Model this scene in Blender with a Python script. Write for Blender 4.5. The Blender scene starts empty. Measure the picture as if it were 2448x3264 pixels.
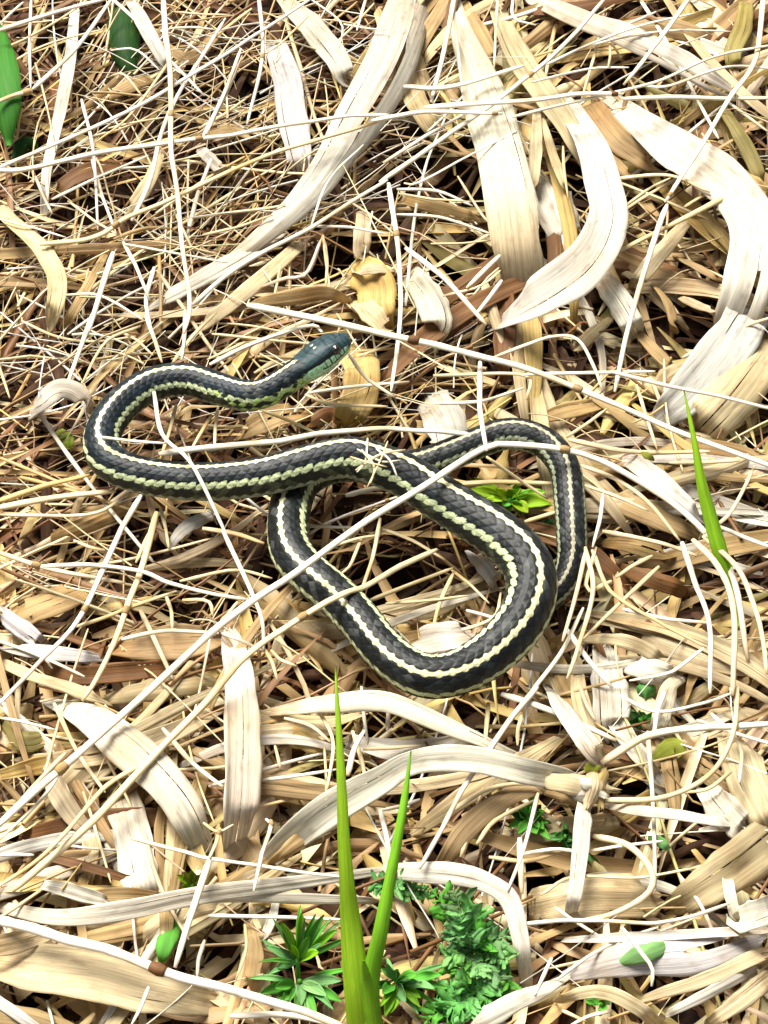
import bpy, math, random
import numpy as np

rng = np.random.default_rng(11)
scene = bpy.context.scene
COL = scene.collection

# ------------------------------------------------------------------ camera
PITCH = math.radians(52)
TAN = 0.1429                      # tan of half the horizontal field of view
DIST = 1.2
FWD = np.array([0.0, math.cos(PITCH), -math.sin(PITCH)])
RIGHT = np.array([1.0, 0.0, 0.0])
UPV = np.array([0.0, math.sin(PITCH), math.cos(PITCH)])
CAMPOS = np.array([0.0, 0.0, 0.02]) - DIST * FWD
cd = bpy.data.cameras.new("camera")
cam = bpy.data.objects.new("camera", cd)
COL.objects.link(cam)
cam.location = CAMPOS
cam.rotation_euler = (math.pi / 2 - PITCH, 0, 0)
cd.sensor_fit = 'HORIZONTAL'
cd.sensor_width = 36
cd.lens = 18 / TAN
cd.clip_start = 0.02
cd.clip_end = 200
scene.camera = cam

# ------------------------------------------------------------------ light
SUN_EL, SUN_AZ = math.radians(58), math.radians(-35)   # azimuth measured from +Y towards +X
world = bpy.data.worlds.new("World")
scene.world = world
world.use_nodes = True
wn = world.node_tree
wn.nodes.clear()
sky = wn.nodes.new('ShaderNodeTexSky')
sky.sky_type = 'NISHITA'
sky.sun_disc = False
sky.sun_elevation = SUN_EL
sky.sun_rotation = SUN_AZ
sky.air_density = 1.0
sky.dust_density = 4.0
hs = wn.nodes.new('ShaderNodeHueSaturation')
hs.inputs['Saturation'].default_value = 0.35       # thin bright cloud: a whitish sky
bg = wn.nodes.new('ShaderNodeBackground')
bg.inputs['Strength'].default_value = 0.05
wo = wn.nodes.new('ShaderNodeOutputWorld')
wn.links.new(sky.outputs[0], hs.inputs['Color'])
wn.links.new(hs.outputs[0], bg.inputs['Color'])
wn.links.new(bg.outputs[0], wo.inputs['Surface'])
sd = bpy.data.lights.new("sun", 'SUN')
sun = bpy.data.objects.new("sun", sd)
COL.objects.link(sun)
sd.energy = 4.4
sd.angle = math.radians(34)
sd.color = (1.0, 0.95, 0.86)
sun.rotation_euler = (math.pi / 2 - SUN_EL, 0, math.pi - SUN_AZ)
sun.location = (0.5, 1.0, 3)

vs = scene.view_settings
vs.view_transform = 'Standard'
vs.look = 'None'
vs.gamma = 1
vs.use_curve_mapping = False
vs.exposure = 1.08
scene.cycles.max_bounces = 6
scene.cycles.use_denoising = True

# ------------------------------------------------------------------ picture -> place
def P(px, py, h):
    """the point at height h (metres) seen at source pixel (px, py)"""
    nx = (px - 1224) / 1224 * TAN
    ny = -(py - 1632) / 1224 * TAN
    d = FWD + RIGHT * nx + UPV * ny
    t = (h - CAMPOS[2]) / d[2]
    return CAMPOS + d * t

def unP(pts):
    q = np.asarray(pts) - CAMPOS
    z = q @ FWD
    return np.stack([(q @ RIGHT) / z / TAN * 1224 + 1224, -(q @ UPV) / z / TAN * 1224 + 1632], -1)

def mpp(p):
    """metres in one source pixel at point p"""
    return float((np.asarray(p) - CAMPOS) @ FWD) * TAN / 1224

TILES = {'TL': (0, 0, 1.3554), 'TR': (1224, 0, 1.3554), 'ML': (0, 1500, 1.659), 'MR': (1400, 1000, 1.583),
         'BL': (0, 2200, 1.3554), 'BR': (1224, 2200, 1.3554), 'Z1': (200, 1000, 1.508), 'Z2': (800, 1250, 1.3825),
         'F': (0, 0, 0.6777), 'A': (0, 0, 2.37), 'H': (600, 500, 2.37), 'D': (1750, 1900, 2.377), 'G': (750, 2650, 1.659)}

def pix(tile, txt):
    ox, oy, k = TILES[tile]
    out = []
    for w in txt.split():
        a = w.split(',')
        out.append((ox + float(a[0]) / k, oy + float(a[1]) / k))
    return np.array(out)

def spline(ctrl, n):
    """centripetal-like Catmull-Rom through ctrl (any dimension), resampled evenly to n points"""
    c = np.asarray(ctrl, float)
    if len(c) == 2:
        t = np.linspace(0, 1, n)[:, None]
        return c[0] * (1 - t) + c[1] * t
    e = np.vstack([2 * c[0] - c[1], c, 2 * c[-1] - c[-2]])
    out = []
    for i in range(1, len(e) - 2):
        p0, p1, p2, p3 = e[i - 1], e[i], e[i + 1], e[i + 2]
        for t in np.linspace(0, 1, 24, endpoint=False):
            out.append(0.5 * (2 * p1 + (p2 - p0) * t + (2 * p0 - 5 * p1 + 4 * p2 - p3) * t * t + (3 * p1 - p0 - 3 * p2 + p3) * t ** 3))
    out.append(e[-2])
    out = np.array(out)
    s = np.concatenate([[0], np.cumsum(np.linalg.norm(np.diff(out[:, :3], axis=0), axis=1))])
    q = np.linspace(0, s[-1], n)
    return np.stack([np.interp(q, s, out[:, k]) for k in range(out.shape[1])], -1)

def nrm(v):
    return v / np.maximum(np.linalg.norm(v, axis=-1, keepdims=True), 1e-12)

def snoise(n, k, amp):
    """smooth 1-D noise of n samples with k knots"""
    kn = rng.normal(0, amp, k)
    return np.interp(np.linspace(0, k - 1, n), np.arange(k), kn)

# ------------------------------------------------------------------ meshes
def mesh_from(name, V, Q, tint=None, st=None, smooth=True):
    V = np.asarray(V, np.float32).reshape(-1, 3)
    Q = np.asarray(Q, np.int32).reshape(-1, 4)
    me = bpy.data.meshes.new(name)
    me.vertices.add(len(V))
    me.vertices.foreach_set('co', V.ravel())
    me.loops.add(len(Q) * 4)
    me.loops.foreach_set('vertex_index', Q.ravel())
    me.polygons.add(len(Q))
    me.polygons.foreach_set('loop_start', np.arange(0, len(Q) * 4, 4, dtype=np.int32))
    me.polygons.foreach_set('use_smooth', np.full(len(Q), smooth))
    me.update(calc_edges=True)
    if tint is not None:
        t = np.ones((len(V), 4), np.float32)
        t[:, :3] = np.asarray(tint, np.float32)
        a = me.attributes.new('tint', 'FLOAT_COLOR', 'POINT')
        a.data.foreach_set('color', t.ravel())
    if st is not None:
        s3 = np.zeros((len(V), 3), np.float32)
        s3[:, :st.shape[1]] = st
        a = me.attributes.new('st', 'FLOAT_VECTOR', 'POINT')
        a.data.foreach_set('vector', s3.ravel())
    return me

def link(name, me, mat, parent=None, origin=None):
    if origin is not None:
        n = len(me.vertices)
        co = np.empty(n * 3, np.float32)
        me.vertices.foreach_get('co', co)
        co = (co.reshape(-1, 3) - np.asarray(origin, np.float32)).ravel()
        me.vertices.foreach_set('co', co)
        me.update()
    o = bpy.data.objects.new(name, me)
    COL.objects.link(o)
    if mat:
        me.materials.append(mat)
    if origin is not None:
        o.location = origin
    if parent is not None:
        o.parent = parent
        o.matrix_parent_inverse.identity()
        if origin is not None:
            o.location = np.asarray(origin) - np.asarray(parent.location)
        else:
            o.location = -np.asarray(parent.location)
    return o

def tag(o, label=None, cat=None, group=None, kind=None):
    if label: o['label'] = label
    if cat: o['category'] = cat
    if group: o['group'] = group
    if kind: o['kind'] = kind
    return o

def empty(name, loc):
    o = bpy.data.objects.new(name, None)
    COL.objects.link(o)
    o.location = loc
    o.empty_display_size = 0.01
    return o

def grid_quads(n, m, closed=False, off=0):
    i = np.arange(n - 1)[:, None]
    j = np.arange(m if closed else m - 1)[None, :]
    j2 = (j + 1) % m
    return np.stack([i * m + j, i * m + j2, (i + 1) * m + j2, (i + 1) * m + j], -1).reshape(-1, 4) + off

def frames(path, up):
    T = nrm(np.gradient(path, axis=0))
    N = nrm(up - (up * T).sum(-1, keepdims=True) * T)
    S = np.cross(T, N)
    return T, N, S

def ribbon(path, width, up, m=7, cup=0.12, wave=0.0, twist=None, thick=0.0002, pleat=0.0, slits=0, ragged=0.0):
    """a leaf blade: thin closed strip, curved across, wavy at the edges, split lengthwise and frayed at the ends"""
    n = len(path)
    T, N, S = frames(path, np.broadcast_to(up, path.shape))
    if twist is not None:
        c, s = np.cos(twist)[:, None], np.sin(twist)[:, None]
        N, S = N * c + S * s, S * c - N * s
    t = np.repeat(np.linspace(-1, 1, m)[None], n, 0)
    drop = np.zeros((n, m), bool)
    for _ in range(slits):
        col = int(rng.integers(2, m - 3))
        r0 = int(rng.integers(0, n - 8)); r1 = min(n - 1, r0 + int(rng.integers(6, max(7, n // 2))))
        if rng.random() < .4: r1 = n - 1
        mid = (t[:, col] + t[:, col + 1]) / 2
        g = np.zeros(n); g[r0:r1 + 1] = np.interp(np.arange(r0, r1 + 1), [r0, (r0 + r1) / 2, r1], [0, 1, 0 if r1 < n - 1 else 1.3])
        gap = (t[:, col + 1] - t[:, col]) * .5
        sel = slice(r0, r1 + 1)
        t[sel, col] = (mid - gap * .35 * g)[sel]
        t[sel, col + 1] = (mid + gap * .35 * g)[sel]
        drop[r0:r1, col] = True
    w = np.asarray(width)[:, None] * 0.5
    z = -cup * w * 2 * (t ** 2) + cup * w
    if pleat:
        prof = np.cumsum(rng.choice([-1, 1], m) * rng.uniform(.3, 1, m))
        prof = (prof - np.linspace(prof[0], prof[-1], m))
        z = z + pleat * w * prof[None] * (1 + snoise(n, 6, .35)[:, None])
    if wave:
        z = z + wave * w * (np.abs(t) ** 2) * (np.where(t > 0, snoise(n, max(4, n // 4), 1)[:, None], snoise(n, max(4, n // 4), 1)[:, None]))
    edge = 1 + (np.abs(t) > .99) * np.where(t > 0, snoise(n, max(3, n // 3), .06)[:, None], snoise(n, max(3, n // 3), .06)[:, None])
    top = path[:, None] + S[:, None] * (t * (w * edge))[..., None] + N[:, None] * z[..., None]
    if ragged:
        mw = float(np.max(width))
        for e, sg in ((0, -1), (n - 1, 1)):
            top[e] = top[e] + T[e][None] * (sg * mw * ragged * rng.random(m) ** 1.5)[:, None]
    bot = top - N[:, None] * thick
    ring = np.concatenate([top, bot[:, ::-1]], 1)      # around: top left->right, bottom right->left
    V = ring.reshape(-1, 3)
    Q = grid_quads(n, 2 * m, True)
    if slits:
        k = np.ones((n - 1, 2 * m), bool)
        k[:, :m] &= ~drop[:n - 1]
        k[:, m:2 * m - 1] &= ~drop[:n - 1, :m - 1][:, ::-1]
        Q = Q[k.ravel()]
    caps = []
    for j in range(m - 1):
        caps.append([j, j + 1, 2 * m - 2 - j, 2 * m - 1 - j][::-1])
        b = (n - 1) * 2 * m
        caps.append([b + j, b + j + 1, b + 2 * m - 2 - j, b + 2 * m - 1 - j])
    Q = np.vstack([Q[:, ::-1], np.array(caps)])
    L = np.concatenate([[0], np.cumsum(np.linalg.norm(np.diff(path, axis=0), axis=1))])
    tt = np.concatenate([t, t[:, ::-1]], 1)
    st = np.stack([np.repeat(L, 2 * m), (tt * w).ravel(), np.full(n * 2 * m, rng.uniform(0, 50))], -1)
    return V, Q, st

def tube(path, rad, k=8, up=(0, 0, 1), flat=1.0):
    n = len(path)
    T, N, S = frames(path, np.broadcast_to(np.array(up, float), path.shape))
    a = np.linspace(0, 2 * math.pi, k, endpoint=False)
    r = np.asarray(rad)[:, None, None]
    V = path[:, None] + r * (np.cos(a)[None, :, None] * S[:, None] + flat * np.sin(a)[None, :, None] * N[:, None])
    Q = grid_quads(n, k, True)
    if k == 8:
        c = np.array([[0, 1, 2, 3], [0, 3, 4, 7], [4, 5, 6, 7]])
        Q = np.vstack([Q, c[:, ::-1], c + (n - 1) * k])
    L = np.concatenate([[0], np.cumsum(np.linalg.norm(np.diff(path, axis=0), axis=1))])
    st = np.stack([np.repeat(L, k), (a[None] * r[:, :, 0] * 0.6).ravel(), np.full(n * k, rng.uniform(0, 50))], -1)
    return V.reshape(-1, 3), Q, st

# ------------------------------------------------------------------ materials
def nodes(name):
    m = bpy.data.materials.new(name)
    m.use_nodes = True
    nt = m.node_tree
    nt.nodes.clear()
    return m, nt, (lambda t: nt.nodes.new(t)), nt.links.new

def blade_material(name, streak=(0.72, 1.12), rough=0.6, spec=0.25, transl=0.15, blotch=0.25, blotch_col=(0.16, 0.08, 0.035, 1), scale=1.0):
    m, nt, N, L = nodes(name)
    out = N('ShaderNodeOutputMaterial')
    pb = N('ShaderNodeBsdfPrincipled')
    tr = N('ShaderNodeBsdfTranslucent')
    mx = N('ShaderNodeMixShader')
    mx.inputs[0].default_value = transl
    ti = N('ShaderNodeAttribute'); ti.attribute_name = 'tint'
    st = N('ShaderNodeAttribute'); st.attribute_name = 'st'
    mp = N('ShaderNodeMapping'); mp.inputs['Scale'].default_value = (60 * scale, 2600 * scale, 1)
    L(st.outputs['Vector'], mp.inputs['Vector'])
    n1 = N('ShaderNodeTexNoise'); n1.inputs['Scale'].default_value = 1; n1.inputs['Detail'].default_value = 3
    L(mp.outputs[0], n1.inputs['Vector'])
    r1 = N('ShaderNodeMapRange'); r1.inputs['From Min'].default_value = .3; r1.inputs['From Max'].default_value = .7
    r1.inputs['To Min'].default_value, r1.inputs['To Max'].default_value = streak
    L(n1.outputs['Fac'], r1.inputs['Value'])
    mul = N('ShaderNodeMix'); mul.data_type = 'RGBA'; mul.blend_type = 'MULTIPLY'; mul.inputs['Factor'].default_value = 1
    mp3 = N('ShaderNodeMapping'); mp3.inputs['Scale'].default_value = (14 * scale, 620 * scale, 1)
    L(st.outputs['Vector'], mp3.inputs['Vector'])
    n3 = N('ShaderNodeTexNoise'); n3.inputs['Scale'].default_value = 1; n3.inputs['Detail'].default_value = 2
    L(mp3.outputs[0], n3.inputs['Vector'])
    r3 = N('ShaderNodeMapRange'); r3.inputs['From Min'].default_value = .32; r3.inputs['From Max'].default_value = .6
    r3.inputs['To Min'].default_value = streak[0]; r3.inputs['To Max'].default_value = 1.0
    L(n3.outputs['Fac'], r3.inputs['Value'])
    rm = N('ShaderNodeMath'); rm.operation = 'MULTIPLY'
    L(r1.outputs[0], rm.inputs[0]); L(r3.outputs[0], rm.inputs[1])
    L(ti.outputs['Color'], mul.inputs['A']); L(rm.outputs[0], mul.inputs['B'])
    # weather blotches
    mp2 = N('ShaderNodeMapping'); mp2.inputs['Scale'].default_value = (110, 300, 1)
    L(st.outputs['Vector'], mp2.inputs['Vector'])
    n2 = N('ShaderNodeTexNoise'); n2.inputs['Scale'].default_value = 1; n2.inputs['Detail'].default_value = 4
    L(mp2.outputs[0], n2.inputs['Vector'])
    r2 = N('ShaderNodeMapRange'); r2.inputs['From Min'].default_value = .54; r2.inputs['From Max'].default_value = .78
    r2.inputs['To Max'].default_value = blotch * 2
    r2.clamp = True
    L(n2.outputs['Fac'], r2.inputs['Value'])
    mb = N('ShaderNodeMix'); mb.data_type = 'RGBA'
    L(r2.outputs[0], mb.inputs['Factor']); L(mul.outputs['Result'], mb.inputs['A']); mb.inputs['B'].default_value = blotch_col
    L(mb.outputs['Result'], pb.inputs['Base Color']); L(mb.outputs['Result'], tr.inputs['Color'])
    bp = N('ShaderNodeBump'); bp.inputs['Strength'].default_value = .5; bp.inputs['Distance'].default_value = .0004
    L(n1.outputs['Fac'], bp.inputs['Height']); L(bp.outputs[0], pb.inputs['Normal'])
    pb.inputs['Roughness'].default_value = rough
    pb.inputs['Specular IOR Level'].default_value = spec
    L(pb.outputs[0], mx.inputs[1]); L(tr.outputs[0], mx.inputs[2]); L(mx.outputs[0], out.inputs[0])
    return m

M_DRY = blade_material('dry_straw', streak=(0.72, 1.12), transl=.22)
M_STALK = blade_material('straw_stem', streak=(0.86, 1.1), transl=.1, blotch=.16, rough=.5, spec=.35)
M_ROT = blade_material('rotted_leaf', streak=(0.6, 1.15), transl=0.05, rough=.8)
M_GREEN = blade_material('green_leaf', streak=(0.8, 1.12), rough=.62, spec=.22, transl=.3, blotch=.2, blotch_col=(0.10, 0.16, 0.02, 1))

def soil_material():
    m, nt, N, L = nodes('soil')
    out = N('ShaderNodeOutputMaterial'); pb = N('ShaderNodeBsdfPrincipled')
    tc = N('ShaderNodeTexCoord')
    n = N('ShaderNodeTexNoise'); n.inputs['Scale'].default_value = 90; n.inputs['Detail'].default_value = 8
    L(tc.outputs['Object'], n.inputs['Vector'])
    cr = N('ShaderNodeValToRGB')
    cr.color_ramp.elements[0].position = .35; cr.color_ramp.elements[0].color = (.009, .005, .004, 1)
    cr.color_ramp.elements[1].position = .7; cr.color_ramp.elements[1].color = (.045, .024, .014, 1)
    L(n.outputs['Fac'], cr.inputs[0]); L(cr.outputs[0], pb.inputs['Base Color'])
    bp = N('ShaderNodeBump'); bp.inputs['Distance'].default_value = .004
    L(n.outputs['Fac'], bp.inputs['Height']); L(bp.outputs[0], pb.inputs['Normal'])
    pb.inputs['Roughness'].default_value = .95
    pb.inputs['Specular IOR Level'].default_value = .1
    L(pb.outputs[0], out.inputs[0])
    return m

def skin_material():
    m, nt, N, L = nodes('snake_skin')
    out = N('ShaderNodeOutputMaterial'); pb = N('ShaderNodeBsdfPrincipled')
    ti = N('ShaderNodeAttribute'); ti.attribute_name = 'tint'
    tc = N('ShaderNodeTexCoord')
    n = N('ShaderNodeTexNoise'); n.inputs['Scale'].default_value = 900; n.inputs['Detail'].default_value = 3
    L(tc.outputs['Object'], n.inputs['Vector'])
    r = N('ShaderNodeMapRange'); r.inputs['From Min'].default_value = .3; r.inputs['From Max'].default_value = .7
    r.inputs['To Min'].default_value = .7; r.inputs['To Max'].default_value = 1.25
    L(n.outputs['Fac'], r.inputs['Value'])
    mul = N('ShaderNodeMix'); mul.data_type = 'RGBA'; mul.blend_type = 'MULTIPLY'; mul.inputs['Factor'].default_value = 1
    L(ti.outputs['Color'], mul.inputs['A']); L(r.outputs[0], mul.inputs['B'])
    L(mul.outputs['Result'], pb.inputs['Base Color'])
    bp = N('ShaderNodeBump'); bp.inputs['Distance'].default_value = .0002; bp.inputs['Strength'].default_value = .4
    L(n.outputs['Fac'], bp.inputs['Height']); L(bp.outputs[0], pb.inputs['Normal'])
    pb.inputs['Roughness'].default_value = .46
    pb.inputs['Specular IOR Level'].default_value = .22
    L(pb.outputs[0], out.inputs[0])
    return m

def plain(name, col, rough=.2, spec=.6):
    m, nt, N, L = nodes(name)
    out = N('ShaderNodeOutputMaterial'); pb = N('ShaderNodeBsdfPrincipled')
    n = N('ShaderNodeTexNoise'); n.inputs['Scale'].default_value = 600
    cr = N('ShaderNodeValToRGB')
    cr.color_ramp.elements[0].color = tuple(c * .6 for c in col) + (1,)
    cr.color_ramp.elements[1].color = tuple(c * 1.3 for c in col) + (1,)
    tc = N('ShaderNodeTexCoord')
    L(tc.outputs['Object'], n.inputs['Vector'])
    L(n.outputs['Fac'], cr.inputs[0]); L(cr.outputs[0], pb.inputs['Base Color'])
    pb.inputs['Roughness'].default_value = rough
    pb.inputs['Specular IOR Level'].default_value = spec
    L(pb.outputs[0], out.inputs[0])
    return m

M_SOIL = soil_material()
M_SKIN = skin_material()
M_IRIS = plain('snake_iris', (.022, .02, .014), .08, .8)
M_PUPIL = plain('snake_pupil', (.004, .004, .004), .05, .8)

# ------------------------------------------------------------------ ground
# hollows in the thatch where the dark soil shows (source pixels, radius in pixels)
HOLES = [(1490, 560, 130), (1480, 830, 120), (1090, 790, 60), (1075, 850, 55), (600, 1930, 65), (1290, 1850, 120), (1180, 1820, 80), (700, 3030, 70),
         (640, 1190, 40), (930, 420, 50), (2290, 900, 70), (800, 300, 60), (1330, 1390, 40), (2050, 1750, 50), (300, 660, 60), (230, 2130, 50),
         (370, 2150, 60), (1050, 2270, 60), (1620, 2280, 60), (2230, 2580, 60), (60, 3150, 80), (1480, 3160, 90), (2080, 3130, 80), (1560, 1420, 60),
         (500, 1330, 50), (1730, 2770, 50), (2180, 2800, 70), (1260, 2500, 50), (470, 1780, 45), (2300, 1050, 80), (1960, 1020, 60), (260, 170, 45), (1850, 560, 60)]
HP = np.array([P(a, b, 0.0)[:2] for a, b, r in HOLES])
HR = np.array([r * 1.25 * .00014 for a, b, r in HOLES])

def hole(xy):
    d = np.linalg.norm(np.asarray(xy)[..., None, :] - HP, axis=-1) / HR
    return np.clip(1.25 - d, 0, 1).max(-1)

def lumps(x, y):
    return .0035 * np.sin(x * 31 + 1.3) * np.cos(y * 27 + .4) + .002 * np.sin(x * 83 + y * 61)

gx = np.concatenate([-np.geomspace(40, .62, 14), np.linspace(-.6, .6, 150), np.geomspace(.62, 40, 14)])
X, Y = np.meshgrid(gx, gx, indexing='ij')
near = np.clip(1 - np.maximum(np.abs(X), np.abs(Y)) / .6, 0, 1) > 0
Z = np.where(near, lumps(X, Y) - .014 * hole(np.stack([X, Y], -1)), 0) - .018
V = np.stack([X, Y, Z], -1).reshape(-1, 3)
g = link('ground', mesh_from('ground', V, grid_quads(len(gx), len(gx))), M_SOIL)
tag(g, 'dark brown soil under the dry grass thatch', 'ground', kind='structure')

# ------------------------------------------------------------------ snake
#        px    py    R    h(mm) roll(deg, + = back turned to the picture's right/top side)
SNAKE = [(1118, 1084, 20, 52, 0), (1095, 1093, 30, 51, 0), (1038, 1125, 50, 49, 0), (950, 1189, 48, 45, 0), (853, 1250, 48, 40, 0), (777, 1262, 50, 37, 0),
         (690, 1238, 53, 34, 0), (598, 1212, 54, 33, 0), (498, 1223, 56, 32, 0), (415, 1268, 57, 32, 0), (352, 1335, 58, 32, 0),
         (325, 1400, 59, 32, 0), (339, 1460, 60, 32, 0), (399, 1500, 60, 32, 0), (498, 1525, 61, 32, 0), (631, 1537, 62, 33, 0),
         (764, 1530, 63, 35, 0), (863, 1514, 64, 37, 0), (963, 1487, 65, 39, 0), (1062, 1464, 66, 40, 0), (1125, 1461, 68, 40, 0),
         (1205, 1482, 70, 39, 0), (1292, 1518, 72, 38, 0), (1371, 1568, 74, 36, 0), (1473, 1633, 76, 35, 0), (1567, 1690, 79, 35, 0),
         (1640, 1749, 81, 35, 0), (1684, 1811, 82, 35, 0), (1693, 1886, 82, 34, 0), (1664, 1973, 80, 33, 0), (1606, 2046, 77, 32, 0),
         (1530, 2107, 74, 31, 0), (1444, 2148, 71, 31, 0), (1360, 2155, 70, 31, 0), (1281, 2120, 69, 31, 0), (1212, 2060, 68, 31, 0),
         (1147, 1979, 68, 31, 0), (1075, 1903, 68, 30, 0), (984, 1828, 68, 29, 0), (934, 1767, 68, 28, 0), (920, 1688, 68, 26, 0),
         (930, 1597, 66, 22, 0), (965, 1530, 64, 19, 0), (1040, 1487, 62, 17, 0), (1130, 1478, 60, 17, 0), (1220, 1488, 58, 17, 0), (1310, 1490, 56, 17, 0),
         (1380, 1472, 54, 19, 0), (1444, 1446, 52, 23, 0), (1530, 1410, 51, 27, 0), (1596, 1387, 51, 29, 0), (1668, 1387, 51, 30, 0),
         (1748, 1422, 50, 29, 0), (1801, 1496, 50, 28, 0), (1816, 1600, 50, 27, 0), (1822, 1698, 49, 25, 0), (1822, 1790, 47, 21, 0),
         (1795, 1865, 42, 17, 0), (1735, 1925, 36, 14, 0), (1690, 1950, 26, 12, 0), (1655, 1940, 16, 11, 0), (1635, 1915, 7, 10, 0)]
# roll by picture position along the body (index of SNAKE -> degrees)
ROLL = {0: 20, 3: 20, 6: 8, 9: 8, 11: 10, 13: -10, 16: -16, 20: -16, 23: -10, 26: -12, 28: -20, 31: -28, 33: -28, 35: -24, 38: -18, 40: -22, 42: -5, 48: -8, 51: -10, 54: 0, 57: 0, 62: 0}
ctrl = []
for i, (a, b, R, h, _) in enumerate(SNAKE):
    p = P(a, b, h * .001)
    r = np.interp(i, list(ROLL.keys()), list(ROLL.values()))
    ctrl.append([*p, R * mpp(p), math.radians(r), a, b])
sp = spline(np.array(ctrl), 4000)
s_len = np.concatenate([[0], np.cumsum(np.linalg.norm(np.diff(sp[:, :3], axis=0), axis=1))])
PXM = .00014
dpx = s_len / PXM                                       # distance from the snout in source pixels
head_w = np.interp(dpx, [0, 2, 6, 14, 30, 62, 95, 130, 165, 200, 240, 300], [2, 17, 27, 36, 43, 52, 60, 63, 57, 50, 48, 47])
head_h = np.interp(dpx, [0, 2, 6, 14, 30, 62, 95, 130, 165, 200, 240, 300], [2, 15, 24, 31, 38, 48, 55, 56, 52, 48, 47, 47])
R_all = sp[:, 3]
bl = np.clip((dpx - 220) / 80, 0, 1)
RW = np.where(dpx < 300, head_w * PXM * (1 - bl) + R_all * bl, R_all)
RH = np.where(dpx < 300, head_h * PXM * (1 - bl) + R_all * bl, R_all)
u_all = np.concatenate([[0], np.cumsum(np.diff(s_len) / (0.52 * np.maximum(R_all[1:], .0035)))])
uq = np.concatenate([np.linspace(0, .5, 12, endpoint=False) ** 1.0, np.arange(.5, u_all[-1], 1 / 9)])
def rs(a): return np.interp(uq, u_all, a)
path = np.stack([rs(sp[:, k]) for k in range(3)], -1)
for _ in range(3):
    path[1:-1] = (path[:-2] + 2 * path[1:-1] + path[2:]) / 4
rw, rh, dq, roll = rs(RW), rs(RH), rs(dpx), rs(sp[:, 4])
T, Nn, S = frames(path, np.broadcast_to(np.array([0, 0, 1.0]), path.shape))
c, s = np.cos(roll)[:, None], np.sin(roll)[:, None]
D, S2 = Nn * c + S * s, S * c - Nn * s
NROW = 28
MA = NROW * 6
phi = np.linspace(-math.pi, math.pi, MA, endpoint=False)
v = phi / (2 * math.pi / NROW)                           # scale-row coordinate, 0 = middle of the back
U, Vv = np.meshgrid(uq, v, indexing='ij')
best_d = np.full(U.shape, 9.0)
bk, br, ba, bb = (np.zeros(U.shape) for _ in range(4))
for dr in (-1, 0, 1):
    r = np.round(Vv) + dr
    o = (np.abs(r) % 2) * .5
    for dk in (0, 1):
        k = np.floor(U - o) + dk
        a = U - (k + o)
        b = Vv - r
        d = np.abs(a) / .5 + np.abs(b) / 1.0
        w = d < best_d
        best_d = np.where(w, d, best_d)
        bk, br, ba, bb = np.where(w, k, bk), np.where(w, r, br), np.where(w, a, ba), np.where(w, b, bb)
belly = np.abs(Vv) > 9.5
rise = ba + .5
relief = (.25 + .75 * rise) * (1 - np.clip(best_d, 0, 1) ** 4) + .22 * np.exp(-(bb / .13) ** 2) * (best_d < .8)
fu = U - np.floor(U)
relief = np.where(belly, fu * .9 * (1 - fu ** 12), relief)
hm = np.clip((dq - 165) / 60, 0, 1)[:, None]             # 0 on the head plates, 1 on the scaled body
hd = dq[:, None] * np.ones_like(Vv)
ph = np.degrees(phi)[None] * np.ones_like(U)
aph = np.abs(ph)
# head plates: shallow seams
def seam(x, c, w): return np.exp(-((x - c) / w) ** 2)
plates = -(seam(hd, 82, 3) * (aph < 50) + seam(hd, 45, 2.5) * (aph < 55) + seam(aph, 22, 2.2) * ((hd > 45) & (hd < 85)) + seam(aph, 0, 2) * (hd > 85) + seam(hd, 150 - aph * .5, 3) * (aph < 60)
           + seam(aph, 0, 2) * ((hd > 12) & (hd < 45)) + seam(hd, 26, 2) * (aph < 60))
mouth = seam(aph, np.interp(hd, [0, 60, 110, 140], [98, 101, 100, 92]), 2.6) * (hd < 138)
lipseam = ((aph > 66) & (aph < 98) & (hd < 140)) * np.maximum.reduce([seam(hd, q, 2.0) for q in (22, 40, 58, 78, 100, 122)])
brow = np.exp(-((hd - 64) / 20) ** 2 - ((aph - 40) / 13) ** 2) * 2.2 - np.exp(-((hd - 64) / 15) ** 2 - ((aph - 66) / 15) ** 2) * 2.5
head_relief = plates * .55 - mouth * 2.6 - lipseam * .8 + brow * 1.4
disp = relief * hm * .03 * rw[:, None] + head_relief * (1 - hm) * .00016
sq = np.clip(1 - hm, 0, 1)
cx, sx = np.cos(phi)[None], np.sin(phi)[None]
# heads are boxier, with a flat crown; bodies sag flat on the belly
ex = 1 - .16 * sq
cx2 = np.sign(cx) * np.abs(cx) ** ex
sx2 = np.sign(sx) * np.abs(sx) ** ex
cx2 = np.where(cx2 > 0, cx2 * (1 - .10 * sq), cx2 * (.92 - .06 * sq))
rad = np.stack([sx2 * (rw[:, None]), cx2 * (rh[:, None])], -1)
dirv = rad / np.maximum(np.linalg.norm(rad, axis=-1, keepdims=True), 1e-9)
rad = rad + dirv * disp[..., None]
SV = path[:, None] + S2[:, None] * rad[..., :1] + D[:, None] * rad[..., 1:]
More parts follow.
